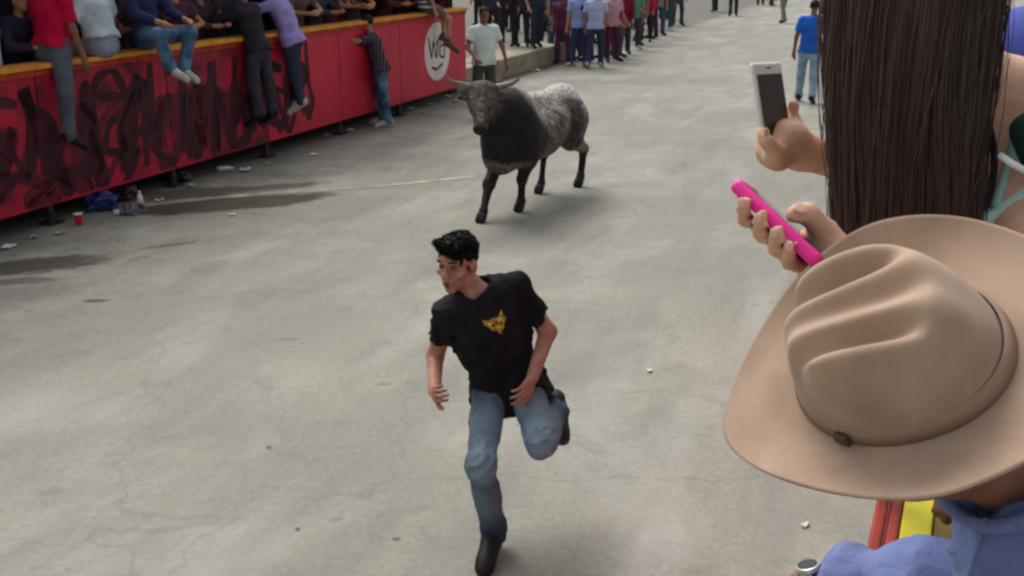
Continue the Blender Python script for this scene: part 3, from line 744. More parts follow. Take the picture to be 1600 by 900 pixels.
# a belt, then the gold emblem on the left breast: laid onto the cloth by casting onto it
shirt = [c for c in runner.children if c.name.startswith('shirt')][0]
bv = BVHTree.FromPolygons([v.co.copy() for v in shirt.data.vertices], [tuple(p.vertices) for p in shirt.data.polygons])
def on_shirt(x, y, lift):
    """x across (to his left), y up, metres from the emblem's centre"""
    c = EC - J['rt'] * x + J['sp'] * y
    o = Vector(c + J['fwd'] * 0.4 - J['base']); h = bv.ray_cast(o, Vector(-J['fwd']))
    q = np.array(h[0]) if h[0] is not None else np.array(o) - J['fwd'] * 0.4
    return q + J['base'] + J['fwd'] * lift
_h = bv.ray_cast(Vector(V(0, 0, CAM_H) - J['base']), Vector(unit(at(776, 508, 1) - V(0, 0, CAM_H))))
EC = np.array(_h[0]) + J['base'] if _h[0] is not None else J['nk']
def decal(name, poly, material, lift, parent):
    bm = bmesh.new(); vs_ = [bm.verts.new((p[0] * 0.056, p[1] * 0.056, 0)) for p in poly]; bm.faces.new(vs_)
    bmesh.ops.triangulate(bm, faces=bm.faces[:])
    bmesh.ops.subdivide_edges(bm, edges=bm.edges[:], cuts=3, use_grid_fill=True); bm.verts.index_update()
    o = mesh_obj(name, [on_shirt(v.co.x, v.co.y, lift) for v in bm.verts], [[v.index for v in f_.verts] for f_ in bm.faces], material, parent); bm.free(); return o
gold = mat('gold_print', '#c9a52e', '#9c7a1c', scale=60, rough=0.6, contrast=(0.45, 0.55)); palegold = mat('pale_gold_print', '#e9dd9a', '#cdb650', scale=60, rough=0.6); dk = mat('black_print', '#15120c', '#241c0c', rough=0.7)
em = decal('chest_emblem', [(-1.0, 0.75), (-0.55, 0.62), (-0.1, 0.72), (0.35, 0.68), (0.78, 1.0), (0.72, 0.55), (0.92, 0.28), (0.62, -0.1), (0.6, -0.45), (0.28, -0.75), (0.22, -1.0), (-0.05, -0.75), (-0.12, -0.45), (-0.45, -0.3), (-0.62, 0.05), (-0.92, 0.35)], gold, 0.003, runner)
for poly in ([(-0.7, 0.5), (-0.3, 0.35), (-0.45, 0.1), (-0.62, 0.25)], [(0.1, 0.55), (0.5, 0.6), (0.6, 0.35), (0.25, 0.2)], [(-0.2, -0.05), (0.15, 0.0), (0.3, -0.35), (0.05, -0.5)]):
    decal('emblem_highlight', poly, palegold, 0.005, em)
for poly in ([(-0.38, 0.28), (-0.12, 0.2), (-0.2, 0.02), (-0.4, 0.1)], [(0.3, 0.12), (0.52, 0.1), (0.42, -0.12), (0.26, -0.05)], [(-0.02, 0.5), (0.06, 0.5), (0.08, 0.1), (0.0, 0.1)]):
    decal('emblem_mark', poly, dk, 0.006, em)

# ------------------------------------------------------------------ the bull
BF = unit(V(-0.47, -0.883, 0)); BL = V(-BF[1], BF[0], 0); BM = V(0.225, 11.12, 0)
def bp_(x, y, z): return BM + BF * x + BL * y + UP * z
HF = unit(V(-0.1, -1, -0.14))      # the way the face looks: at the camera
hc = bp_(1.02, -0.05, 1.2)                                          # middle of the head
fd = unit(HF * 0.55 - UP * 0.83)                                    # poll to muzzle
hr = unit(np.cross(fd, HF)); hn = unit(np.cross(hr, fd)); hn = hn if hn @ HF > 0 else -hn
def hp_(x, y, z): return hc + hr * x + fd * y + hn * z            # across, down the face, out of the face
b = SDF()
b.cone(bp_(-0.62, 0, 0.88), bp_(-0.1, 0, 0.80), 0.27, 0.29, 0.1, BL, 1.02)
b.cone(bp_(-0.1, 0, 0.80), bp_(0.5, 0, 0.80), 0.29, 0.31, 0.1, BL, 0.98)
b.ell(bp_(-0.7, 0, 0.95), V(0.26, 0.26, 0.25), BF, BL, UP, 0.1)
b.ell(bp_(-0.84, 0, 1.07), V(0.12, 0.13, 0.1), BF, BL, UP, 0.08)
b.ell(bp_(0.52, 0, 1.0), V(0.3, 0.24, 0.27), BF, BL, UP, 0.12)
b.ell(bp_(0.5, 0, 1.2), V(0.2, 0.1, 0.09), BF, BL, UP, 0.12)
b.cone(bp_(-0.75, 0, 1.1), bp_(0.4, 0, 1.14), 0.09, 0.1, 0.15)
b.ell(bp_(0.72, 0, 0.68), V(0.2, 0.2, 0.22), BF, BL, UP, 0.1)
b.cone(bp_(0.55, 0, 1.02), hp_(0, -0.1, -0.1), 0.27, 0.17, 0.1)
b.cone(bp_(0.7, 0, 0.75), hp_(0, 0.02, -0.1), 0.16, 0.09, 0.08)
for g in (1, -1):
    b.ell(bp_(0.5, g * 0.2, 0.8), V(0.2, 0.11, 0.27), BF, BL, UP, 0.08)
    b.ell(bp_(-0.66, g * 0.18, 0.78), V(0.2, 0.11, 0.28), BF, BL, UP, 0.08)
# head
b.cone(hp_(0, -0.17, 0), hp_(0, 0.02, 0.015), 0.105, 0.1, 0.05, hr, 1.12); b.cone(hp_(0, 0.02, 0.02), hp_(0, 0.22, 0.01), 0.095, 0.066, 0.05)
b.ell(hp_(0, 0.25, 0.005), V(0.075, 0.05, 0.06), hr, fd, hn, 0.03)
b.cone(hp_(-0.1, -0.2, -0.01), hp_(0.1, -0.2, -0.01), 0.055, 0.055, 0.05)
for g in (1, -1):
    b.ell(hp_(g * 0.098, -0.06, 0.045), V(0.03, 0.035, 0.025), hr, fd, hn, 0.02)
    b.ell(hp_(g * 0.03, 0.28, 0.045), V(0.016, 0.014, 0.02), hr, fd, hn, 0.01, '-')
    e0, e1 = hp_(g * 0.11, -0.15, -0.03), hp_(g * 0.27, -0.1, -0.05)
    b.cone(e0, (e0 + e1) / 2, 0.022, 0.05, 0.02, fd, 1.0); b.cone((e0 + e1) / 2, e1, 0.046, 0.012, 0.02)
# legs: fore (shoulder, elbow, wrist, fetlock, hoof), hind (stifle forward, hock backward)
def fore(hoof, g, lift=0.0):
    hx, hy = hoof; sh = bp_(0.5, g * 0.17, 0.72); el = bp_(0.44, g * 0.17, 0.58)
    kn = bp_(0.44 + (hx - 0.44) * 0.62, g * 0.13 + (hy - g * 0.13) * 0.5, 0.36); fl = bp_(hx - 0.04, hy, 0.11 + lift); ho = bp_(hx, hy, 0.045 + lift)
    b.chain([sh, el, kn], [0.13, 0.095, 0.058], 0.05); b.ell(kn, V(0.072, 0.064, 0.08), BF, BL, UP, 0.02); b.cone(kn, fl, 0.046, 0.04, 0.02); b.ell(fl, V(0.056, 0.052, 0.05), BF, BL, UP, 0.02); b.cone(fl, ho, 0.045, 0.054, 0.015); return ho
def hind(hoof, g):
    hx, hy = hoof; hip = bp_(-0.68, g * 0.17, 0.85); st = bp_(-0.5 + (hx + 0.7) * 0.3, g * 0.19, 0.64)
    hk = bp_(hx - 0.1, g * 0.14 + (hy - g * 0.14) * 0.5, 0.44); fl = bp_(hx - 0.03, hy, 0.12); ho = bp_(hx + 0.02, hy, 0.045)
    b.cone(hip, st, 0.18, 0.13, 0.06); b.cone(st, hk, 0.12, 0.055, 0.05); b.ell(hk - BF * 0.015, V(0.078, 0.05, 0.075), BF, BL, UP, 0.03); b.cone(hk, fl, 0.046, 0.04, 0.02); b.ell(fl, V(0.056, 0.05, 0.05), BF, BL, UP, 0.02); b.cone(fl, ho, 0.045, 0.054, 0.015); return ho
hooves = [fore((1.0, -0.08), -1), fore((0.42, 0.06), 1), hind((-0.46, -0.13), -1), hind((-0.98, 0.13), 1)]
b.cone(bp_(-0.2, 0, 0.53), bp_(0.02, 0, 0.5), 0.05, 0.03, 0.06)
b.noise(0.006, 14, 3)
def coat(v):
    q = v - BM; x, y, z = q @ BF, q @ BL, q[:, 2]; n = wob(v, 9, 7); n2 = wob(v, 28, 8)
    c = lambda h: np.array(lin(h)[:3])[None]
    sst = lambda a, lo, hi: (lambda t: t * t * (3 - 2 * t))(np.clip((a - lo) / (hi - lo), 0, 1))[:, None]
    out = np.repeat(c('#a9a59c'), len(v), 0)                                   # pale grey back and flank
    m = sst(0.35 - np.abs(z - 0.72) + 0.12 * n + 0.06 * n2, 0.0, 0.32); out = out * (1 - m * 0.75) + c('#55514d') * m * 0.75   # roan sides
    bl = wob(v, 22, 17) + 0.8 * wob(v, 48, 18); m = sst(bl, 0.25, 0.9) * sst(0.4 - x, 0, 0.2); out = out * (1 - m * 0.8) + c('#3f3b3a') * m * 0.8
    m = sst(-bl, 0.35, 0.9) * sst(z, 0.7, 1.0) * sst(0.3 - x, 0, 0.2); out = out * (1 - m * 0.7) + c('#cfcbc4') * m * 0.7
    m = sst(-np.hypot((x + 0.52) / 0.16, (z - 0.92) / 0.3) + 0.25 * n, -1.2, -0.5); out = out * (1 - m * 0.8) + c('#3a3737') * m * 0.8   # dark patch before the rump
    m = sst(z - 1.14 + 0.05 * n, -0.06, 0.05) * sst(0.34 - x, 0, 0.2); out = out * (1 - m) + c('#d9d6d0') * m
    m = sst(x + 0.12 * n - 0.2 + 0.25 * (0.9 - z), 0.0, 0.22); out = out * (1 - m) + c('#231f20') * m     # black shoulders and neck
    h = v - hc; hy_, hz_ = h @ fd, h @ hn
    m = sst(hz_ + 0.02 * n, -0.16, 0.02) * sst(x, 0.78, 0.92); out = out * (1 - m) + c('#665f58') * m        # grey-brown face
    m = sst(-np.hypot(h @ hr / 0.05, (hy_ - 0.1) / 0.14) + 0.2 * n, -1.0, -0.4) * sst(hz_, 0.03, 0.08); out = out * (1 - m * 0.7) + c('#a49e98') * m * 0.7
    m = sst(hy_, 0.2, 0.26) * sst(x, 0.8, 0.95); out = out * (1 - m) + c('#2c2827') * m
    m = sst(-np.hypot((x - 0.72) / 0.25, (z - 0.52) / 0.12) + 0.3 * n, -1.1, -0.5); out = out * (1 - m * 0.8) + c('#8d877c') * m * 0.8   # pale brisket
    m = sst(0.56 - z + 0.05 * n, 0.0, 0.16); out = out * (1 - m) + c('#35312f') * m                            # dark legs
    m = sst(-np.hypot((x + 0.98) / 0.2, (z - 0.62) / 0.22), -1.1, -0.6) * sst(y, 0.0, 0.1); out = out * (1 - m) + c('#8d8980') * m
    return out * (1 + 0.12 * n2[:, None])
bull = sculpt('bull', b, 0.016, mat('bull_coat', '#888', '#8d8985', attr=True, scale=26, rough=0.75, bump=0.006, bscale=90, spec=0.25), base=bp_(0, 0, 0), colors=coat, smooth_it=2)
tag(bull, 'grey and black horned bull trotting up the street behind the running man', 'bull')
horn = mat('horn', '#857b66', '#4f4739', scale=12, rough=0.45, spec=0.4); hoofm = mat('hoof', '#24201d', '#15120f', rough=0.5)
for g in (1, -1):
    pts = [hp_(g * 0.12, -0.21, -0.01), hp_(g * 0.22, -0.23, 0.0), hp_(g * 0.29, -0.235, 0.03), hp_(g * 0.35, -0.26, 0.07), hp_(g * 0.37, -0.30, 0.11)]
    h = SDF(); h.chain(pts, [0.034, 0.03, 0.024, 0.016, 0.006], 0.01); h.noise(0.0015, 60, 2)
    sculpt('horn', h, 0.009, horn, bull, smooth_it=1)
    e = SDF(); e.ell(hp_(g * 0.108, -0.06, 0.06), V(0.018, 0.02, 0.016), hr, fd, hn, 0.002); sculpt('eye', e, 0.006, mat('bull_eye', '#0d0a09', '#141010', rough=0.15, spec=0.6), bull)
for ho in hooves:
    h = SDF()
    for g in (1, -1): h.cone(ho + BL * g * 0.022 + UP * 0.03, ho + BL * g * 0.025 + BF * 0.035 - UP * 0.018, 0.034, 0.03, 0.004)
    h.plane(V(0, 0, 0.003), V(0, 0, -1)); sculpt('hoof', h, 0.01, hoofm, bull)
t = SDF(); t.chain([bp_(-0.93, 0, 1.08), bp_(-1.0, 0.02, 0.95), bp_(-1.02, 0.06, 0.7), bp_(-1.03, 0.1, 0.52)], [0.04, 0.028, 0.02, 0.018], 0.02); t.cone(bp_(-1.03, 0.1, 0.55), bp_(-1.04, 0.13, 0.36), 0.02, 0.034, 0.02); t.noise(0.004, 50, 5)
sculpt('tail', t, 0.012, mat('tail_hair', '#4a4643', '#2a2726', rough=0.8, scale=20), bull)
# ------------------------------------------------------------------ near side: barrier, bench, spectators leaning over it
ND = unit(V(0.407, 0.914, 0)); NR = V(ND[1], -ND[0], 0)             # along the barrier, away from the street
NB = gz(1418, 832, 1.72) * V(1, 1, 0)
def npt(s, o, z): return NB + ND * s + NR * o + UP * z
near_b = empty('near_barrier', npt(4, 0, 0)); tag(near_b, 'near barrier top of red rail and yellow board under the tan hat', 'barrier')
yel = mat('yellow_board', '#c9bd1e', '#b3a41a', scale=6, rough=0.55, bump=0.002); brn = mat('bare_board', '#7a6a34', '#5e4f2c', scale=7, rough=0.8, bump=0.003); rdr = mat('red_rail', '#9c2f1e', '#7c2216', scale=8, rough=0.5, bump=0.002)
for k in range(7):
    s0 = -3 + 2.4 * k; m_ = s0 + 1.2
    MB().box(npt(m_, -0.052, 1.705), (1.198, 0.011, 0.02), ND, NR, bev=0.006).obj('rail', rdr, near_b)
    MB().box(npt(m_, -0.026, 1.698), (1.198, 0.011, 0.02), ND, NR, bev=0.006).obj('rail', rdr, near_b)
    MB().box(npt(m_, 0.014, 1.702), (1.198, 0.027, 0.016), ND, NR, bev=0.004).obj('ledge_board', yel, near_b)
    MB().box(npt(m_, 0.075, 1.694), (1.198, 0.032, 0.016), ND, NR, bev=0.004).obj('inner_board', brn, near_b)
    MB().box(npt(m_, -0.03, 0.93), (1.19, 0.73, 0.012), ND, UP, bev=0.003).obj('panel', redw, near_b)
    MB().box(npt(s0, 0.03, 0.84), (0.03, 0.84, 0.03), ND, UP, bev=0.004).obj('post', steel, near_b)
bench = empty('near_stand', npt(2, 1, 0)); tag(bench, 'wooden stand behind the near barrier that the spectators stand on', 'grandstand')
for k in range(5): MB().box(npt(3, 0.25 + 0.24 * k, 0.72), (4.2, 0.11, 0.02), ND, NR, bev=0.004).obj('floor_plank', wood, bench)
for k in range(2): MB().box(npt(5.6, 0.25 + 0.24 * k, 1.14), (5.0, 0.11, 0.02), ND, NR, bev=0.004).obj('step_plank', wood, bench)
for s_ in (-1, 1, 3, 5, 7): MB().box(npt(s_, 0.7, 0.35), (0.05, 0.35, 0.6), ND, UP).obj('trestle', wood, bench)

# ---- the tan felt hat
camR, camU, camT = V(1, 0, 0), V(0, math.sin(CAM_P), math.cos(CAM_P)), V(0, -math.cos(CAM_P), math.sin(CAM_P))
def cv(x, y, z): return camR * x + camU * y + camT * z
HA = unit(cv(-0.50, 0.60, 0.62)); HFr = cv(-0.96, -0.24, -0.35); HFr = unit(HFr - HA * (HFr @ HA)); HS = np.cross(HA, HFr)
HC = at(1408, 568, 1.0)
def hatp(x, y, z): return HC + HFr * x + HS * y + HA * z
nT = 144; rows = []
def ov(th, L, Wd, pinch=0.0, p=2.0):
    c, s_ = math.cos(th), math.sin(th); k = (abs(c) ** p + abs(s_) ** p) ** (-1 / p)
    x, y = L * c * k, Wd * s_ * k
    if pinch and x > -0.02: y *= 1 - pinch * ((x + 0.02) / (L + 0.02)) ** 1.5
    return x, y
def crown_top(x, y):
    g_ = lambda v, w: math.exp(-(v / w) ** 2)
    win = 1 / (1 + math.exp(-(x + 0.032) / 0.009))
    z = 0.121 - 0.022 * g_(y, 0.017) * (1 / (1 + math.exp(-(x + 0.05) / 0.012)))            # long middle crease
    z -= 0.03 * (g_(y - 0.039 + x * 0.1, 0.013) + g_(y + 0.039 - x * 0.1, 0.013)) * win + 0.9 * max(0, abs(y) - 0.044) ** 1.35 * 0.9           # the two side dents
    z -= 0.16 * max(0, -x - 0.03) ** 1.6 + 0.1 * max(0, x - 0.04) ** 1.5
    return z
def crown_ov(t):
    x, y = ov(t, 0.073, 0.07, 0.15, 2.3); return x + 0.013, y
for j in range(1, 23):
    k = j / 22; rows.append([(lambda q: (0.013 + (q[0] - 0.013) * k, q[1] * k, crown_top(0.013 + (q[0] - 0.013) * k, q[1] * k) - 0.014 * k ** 8))(crown_ov(t)) for t in np.linspace(0, 2 * math.pi, nT + 1)[:-1]])
for j in range(1, 19):
    k = j / 18; row = []
    for t in np.linspace(0, 2 * math.pi, nT + 1)[:-1]:
        a0, a1 = crown_ov(t), ov(t, 0.1, 0.088, 0.0, 2.1); z0 = crown_top(*a0) - 0.014
        e = k ** 0.9; bulge = 0.004 * math.sin(math.pi * min(k * 1.1, 1))
        row.append((a0[0] + (a1[0] - a0[0]) * e + bulge * math.cos(t), a0[1] + (a1[1] - a0[1]) * e + bulge * math.sin(t), z0 * (1 - k) + 0.003 * k))
    rows.append(row)
for j in range(1, 25):
    k = j / 24; row = []
    for t in np.linspace(0, 2 * math.pi, nT + 1)[:-1]:
        a1, a2 = ov(t, 0.1, 0.088, 0, 2.1), ov(t, 0.196, 0.163, 0.3, 1.9); c, s_ = math.cos(t), math.sin(t)
        z = 0.003 * (1 - k) - 0.004 * k + 0.034 * abs(s_) ** 2.2 * k ** 1.8 - (0.03 if c > 0 else 0.012) * abs(c) ** 3 * k ** 1.6 + 0.004 * math.sin(3 * t + 1) * k
        row.append((a1[0] + (a2[0] - a1[0]) * k, a1[1] + (a2[1] - a1[1]) * k, z))
    rows.append(row)
hv = [hatp(0.013, 0, crown_top(0.013, 0))] + [hatp(*p) for row in rows for p in row]
hf = [(0, 1 + k, 1 + (k + 1) % nT) for k in range(nT)] + [(1 + i * nT + k, 1 + (i + 1) * nT + k, 1 + (i + 1) * nT + (k + 1) % nT, 1 + i * nT + (k + 1) % nT) for i in range(len(rows) - 1) for k in range(nT)]
felt = mat('tan_felt', '#b49a85', '#9d8471', scale=11, rough=0.97, bump=0.0005, bscale=700, detail=9, contrast=(0.38, 0.64), spec=0.1, sheen=0.15)
hat = mesh_obj('cowboy_hat', hv, hf, felt, base=HC, smooth=True); tag(hat, 'large tan felt cowboy hat with creased crown on a spectator leaning over the barrier', 'hat')
sm = hat.modifiers.new('thickness', 'SOLIDIFY'); sm.thickness = 0.0035; sm.offset = -1
bandv = []
for z, o in ((0.002, 0.003), (0.002, 0.0055), (0.019, 0.0045), (0.021, 0.001)):
    for t in np.linspace(0, 2 * math.pi, nT + 1)[:-1]:
        x, y = ov(t, 0.1 + o, 0.088 + o, 0, 2.1); sl_ = 1 - 0.04 * z / 0.02; bandv.append(hatp(x * sl_, y * sl_, z + 0.002))
MBb = MB().add(bandv, [(i * nT + k, (i + 1) * nT + k, (i + 1) * nT + (k + 1) % nT, i * nT + (k + 1) % nT) for i in range(3) for k in range(nT)]); MBb.obj('hat_band', mat('felt_band', '#a68d79', '#967c69', scale=8, rough=0.9, bump=0.001), hat, smooth=True)
t = R(52); x, y = ov(t, 0.107, 0.095, 0, 2.1); MB().box(hatp(x, y, 0.011), (0.008, 0.003, 0.007), unit(HFr * -math.sin(t) + HS * math.cos(t)), unit(HFr * math.cos(t) + HS * math.sin(t)), bev=0.002).obj('buckle', mat('dark_buckle', '#3a2c22', '#52402f', rough=0.4), hat)

# ---- the man under the hat
J = {'s': 1.0}
J['f'], J['u'] = HFr, HA
J['hd'] = HC - HA * 0.1 + HFr * 0.005
J['nk'] = V(0.60, 1.03, 2.175); J['pel'] = V(0.92, 1.12, 1.66)
J['sp'] = unit(J['nk'] - J['pel']); J['fwd'] = unit(V(-0.93, 0.36, -0.1)); J['fwd'] = unit(J['fwd'] - J['sp'] * (J['fwd'] @ J['sp'])); J['rt'] = np.cross(J['fwd'], J['sp'])
J['shL'] = J['nk'] - J['rt'] * 0.17 - J['sp'] * 0.05; J['shR'] = J['nk'] + J['rt'] * 0.17 - J['sp'] * 0.05
J['elL'] = at(1612, 912, 1.42); J['wrL'] = at(1256, 918, 1.60)
J['elR'] = V(0.93, 1.42, 1.93); J['wrR'] = at(1530, 790, 1.82)
J['hnL'] = unit(J['wrL'] - J['elL']); J['hnR'] = V(0, 0, -1)
for S, g in (('R', 1), ('L', -1)):
    J['hp' + S] = J['pel'] + J['rt'] * g * 0.09 - UP * 0.03; J['kn' + S] = J['hp' + S] + V(0.02, 0.03 * g, -0.42); J['an' + S] = V(J['kn' + S][0] + 0.02, J['kn' + S][1], 0.82); J['to' + S] = J['an' + S] + V(-0.16, 0.05, -0.04)
J['base'] = V(0.95, 1.15, 0.74)
def grip(b):
    w = J['wrR']; b.cone(w, at(1512, 775, 1.84), 0.028, 0.03, 0.02)
    for i, px in enumerate((1488, 1506, 1524, 1540)):
        p0, p1, p2 = at(px + 3, 772, 1.84), at(px - 4, 786, 1.82), at(px - 10, 816, 1.845); b.chain([p0, p1, p2], [0.011, 0.0105, 0.0085], 0.004)
    b.chain([at(1490, 770, 1.86), at(1470, 782, 1.85), at(1462, 800, 1.85)], [0.014, 0.012, 0.01], 0.005)
hat_man, _ = figure(J, 'spectator in pale blue work shirt and silver watch under the tan hat', res=0.009, skn=skin('brown', '#8a5f4c', '#70493a'), top=('long', mat('blue_workshirt', '#7885b2', '#626f9c', scale=5, rough=0.9, bump=0.004, bscale=60)), bottom=('jeans', cloth('navy_trouser', '#262c3a')), hair=hairmat(), shoes=mat('brown_boot', '#4a3224', '#38261c', rough=0.6), fine=False, seed=21, fold=0.024, hands={'R': grip, 'L': lambda b: hand_prims(b, J['wrL'], cv(-0.75, -0.6, -0.1), cv(0, -0.6, 0.5), 1.0, (0.3, 0.4, 0.3))})
t = SDF(); ax_ = unit(J['hd'] - J['nk']); c0 = J['nk'] + J['sp'] * 0.005
t.cone(c0, c0 + ax_ * 0.12, 0.09, 0.082, 0.02, J['rt'], 1.1); t.cone(c0 - ax_ * 0.05, c0 + ax_ * 0.2, 0.066, 0.074, 0.004, J['rt'], 1.08, '-'); t.plane(c0 + ax_ * 0.095, ax_); t.noise(0.006, 40, 8)
sculpt('collar', t, 0.006, _mats['blue_workshirt'], hat_man)
w = J['wrL'] + (J['elL'] - J['wrL']) * 0.05; d = unit(J['elL'] - J['wrL']); a_ = unit(np.cross(d, V(0, 0, 1))); u_ = np.cross(a_, d); u_ = u_ if u_[2] > 0 else -u_
wa = empty('wristwatch', w); tag(wa, 'silver wristwatch with dark dial at the blue shirt cuff', 'watch')
for k in range(18):
    t = 2 * math.pi * k / 18; c = w + (a_ * math.cos(t) * 0.036 + u_ * math.sin(t) * 0.031)
    MB().box(c, (0.009, 0.0065, 0.0022), d, unit(-a_ * math.sin(t) + u_ * math.cos(t)), bev=0.001).obj('band_link', mat('watch_steel', '#c9c7c2', '#a3a19c', rough=0.25, metal=0.9, spec=0.5), wa)
wc = MB().lathe(w + u_ * 0.03, [(0.018, 0), (0.02, 0.003), (0.018, 0.009), (0.016, 0.0095)], 24, u_).obj('watch_case', _mats['watch_steel'], wa)
MB().lathe(w + u_ * 0.0397, [(0.0155, 0), (0.0155, 0.0006)], 24, u_).obj('dial', mat('dial', '#20201f', '#2c2b2a', rough=0.2), wc)

# ---- the woman with long dark hair, a phone in each hand
J = {'s': 0.97}
J['hd'] = at(1425, -78, 1.36); J['f'] = unit(V(-0.35, 0.9, -0.15)); J['u'] = unit(V(-0.18, 0.0, 1))
J['nk'] = at(1490, 120, 1.44); J['pel'] = at(1700, 640, 1.62)
J['sp'] = unit(J['nk'] - J['pel']); J['fwd'] = V(-0.25, 0.96, 0); J['fwd'] = unit(J['fwd'] - J['sp'] * (J['fwd'] @ J['sp'])); J['rt'] = np.cross(J['fwd'], J['sp'])
J['shL'] = at(1420, 185, 1.5); J['shR'] = at(1640, 175, 1.46)
J['elL'] = at(1450, 286, 1.66); J['wrL'] = at(1250, 236, 1.54); J['elR'] = at(1545, 520, 1.33); J['wrR'] = at(1318, 452, 1.2)
J['hnL'] = unit(J['wrL'] - J['elL']); J['hnR'] = unit(J['wrR'] - J['elR'])
for S, g in (('R', 1), ('L', -1)):
    J['hp' + S] = J['pel'] + J['rt'] * g * 0.085 - UP * 0.03; J['kn' + S] = J['hp' + S] + V(0.16, 0.1, -0.36); J['an' + S] = V(*(J['kn' + S] + V(0.06, 0.04, -0.38))[:2], max(1.24, J['kn' + S][2] - 0.38)); J['to' + S] = J['an' + S] + V(-0.04, 0.14, -0.04)
J['base'] = V(J['pel'][0], J['pel'][1], 1.16)
# phones first: the fingers close on them
pl0, pl1 = at(1160, 294, 1.19), at(1292, 418, 1.125)
PL = unit(pl1 - pl0); PC = (pl0 + pl1) / 2
PN = unit(cv(0.62, 0.66, 0.28)); PN = unit(PN - PL * (PN @ PL)); PW = np.cross(PL, PN); PW = PW if PW @ camT > 0 else -PW     # PW: the edge turned to us
WU = cv(-0.17, 0.98, 0.05); WNm = unit(cv(0.62, 0.05, 0.78)); WU = unit(WU - WNm * (WU @ WNm)); WW = np.cross(WU, WNm); WC = at(1206, 172, 1.5)
def hand_pink(b):
    q = lambda l, n, w_: PC + PL * l + PN * n + PW * w_
    palm = q(0.052, 0.002, -0.052)
    b.cone(J['wrR'], at(1290, 420, 1.2), 0.026, 0.028, 0.02); b.cone(at(1290, 420, 1.2), q(0.05, 0.012, -0.045), 0.027, 0.026, 0.02); b.cone(at(1288, 412, 1.2), q(0.02, 0.02, -0.046), 0.024, 0.018, 0.02)
    for l, ln in ((-0.035, 1.0), (-0.008, 1.02), (0.017, 0.96), (0.038, 0.8)):
        b.chain([q(l * 0.55 + 0.022, -0.004, -0.05), q(l + 0.004, -0.02, -0.022), q(l, -0.0225, 0.012 * ln), q(l - 0.003, -0.013, 0.034 * ln), q(l - 0.004, -0.002, 0.04 * ln)], [0.0115, 0.0086, 0.0098, 0.008, 0.0063], 0.004)
    b.chain([at(1300, 412, 1.18), at(1288, 362, 1.165), at(1262, 333, 1.15), at(1238, 336, 1.14)], [0.02, 0.0145, 0.0125, 0.01], 0.008)
def hand_white(b):
    q = lambda w_, u, n: WC + WW * w_ + WU * u + WNm * n
    b.cone(J['wrL'], at(1232, 222, 1.515), 0.027, 0.028, 0.02); b.cone(at(1232, 222, 1.515), q(0.004, -0.058, -0.012), 0.028, 0.026, 0.02); b.cone(at(1225, 215, 1.51), q(-0.014, -0.07, 0.004), 0.024, 0.017, 0.016)
    for i, (u0, u1) in enumerate(((-0.03, 0.002), (-0.045, -0.02), (-0.058, -0.041))):
        b.chain([q(0.012, u0 - 0.012, -0.02), q(0.036, u0, -0.02), q(0.05, u1 - 0.008, -0.006), q(0.044, u1, 0.009), q(0.034, u1 + 0.002, 0.0115)], [0.0125, 0.0095, 0.0102, 0.0084, 0.0068], 0.004)
    b.chain([q(0.0, -0.075, 0.0), q(-0.024, -0.062, 0.016), q(-0.042, -0.046, 0.014), q(-0.045, -0.03, 0.008)], [0.017, 0.0125, 0.0108, 0.0085], 0.006)
woman_skin = skin('light', '#dcb094', '#c99a7e')
woman, WP = figure(J, 'woman with very long dark hair in mint camisole, holding up two phones', res=0.0072, skn=woman_skin, top=(None, None), bottom=('jeans', cloth('slate_trouser', '#3b4250')), hair=None, shoes=mat('white_trainer', '#b9b6b0', '#a29f99'), fine=True, hands={'R': hand_pink, 'L': hand_white}, build=0.9, seed=31)
nailm = mat('fingernail', '#dcb5a2', '#d0a794', rough=0.25, spec=0.5)
def nail(c, a, out, sz=1.0):
    a = unit(a); out = unit(np.asarray(out) - a * (np.asarray(out) @ a)); e = SDF(); e.ell(c, V(0.0062, 0.0078, 0.0016) * sz, np.cross(a, out), a, out, 0.001); sculpt('fingernail', e, 0.0013, nailm, woman)
for l, ln in ((-0.035, 1.0), (-0.008, 1.02), (0.017, 0.96), (0.038, 0.8)):
    q = lambda n, w_, l=l: PC + PL * (l - 0.0035) + PN * n + PW * w_; o_ = PW * 0.88 - PN * 0.48
    nail(q(-0.006, 0.0375 * ln) + o_ * 0.0071, PN * 0.88 + PW * 0.48, o_)
nail(at(1247, 334, 1.143) + unit(camT * 0.8 + camU * 0.5) * 0.0105, at(1238, 336, 1.14) - at(1262, 333, 1.15), camT * 0.8 + camU * 0.5, 1.3)
nail(WC + WW * -0.0445 + WU * -0.034 + WNm * 0.0185, WU * 0.9 - WW * 0.15, WNm, 1.2)
t = SDF(); P_, N_ = J['pel'], J['nk']; W_ = P_ + (N_ - P_) * 0.42; C_ = P_ + (N_ - P_) * 0.74
t.cone(P_, W_, 0.118, 0.106, 0.05, J['rt'], 1.42); t.cone(W_, C_, 0.106, 0.116, 0.05, J['rt'], 1.42); t.cone(C_, C_ + (N_ - C_) * 0.3, 0.115, 0.1, 0.05, J['rt'], 1.5)
t.plane(at(1590, 262, 1.42), unit(J['sp'] + V(-0.25, 0, 0.0))); t.noise(0.007, 18, 6, True)
sculpt('camisole', t, 0.008, mat('mint_cloth', '#9cc9bd', '#c4ddd4', scale=14, rough=0.85, bump=0.003, contrast=(0.45, 0.6)), woman)
bvw = BVHTree.FromPolygons([v.co.copy() for v in woman.data.vertices], [tuple(p.vertices) for p in woman.data.polygons])
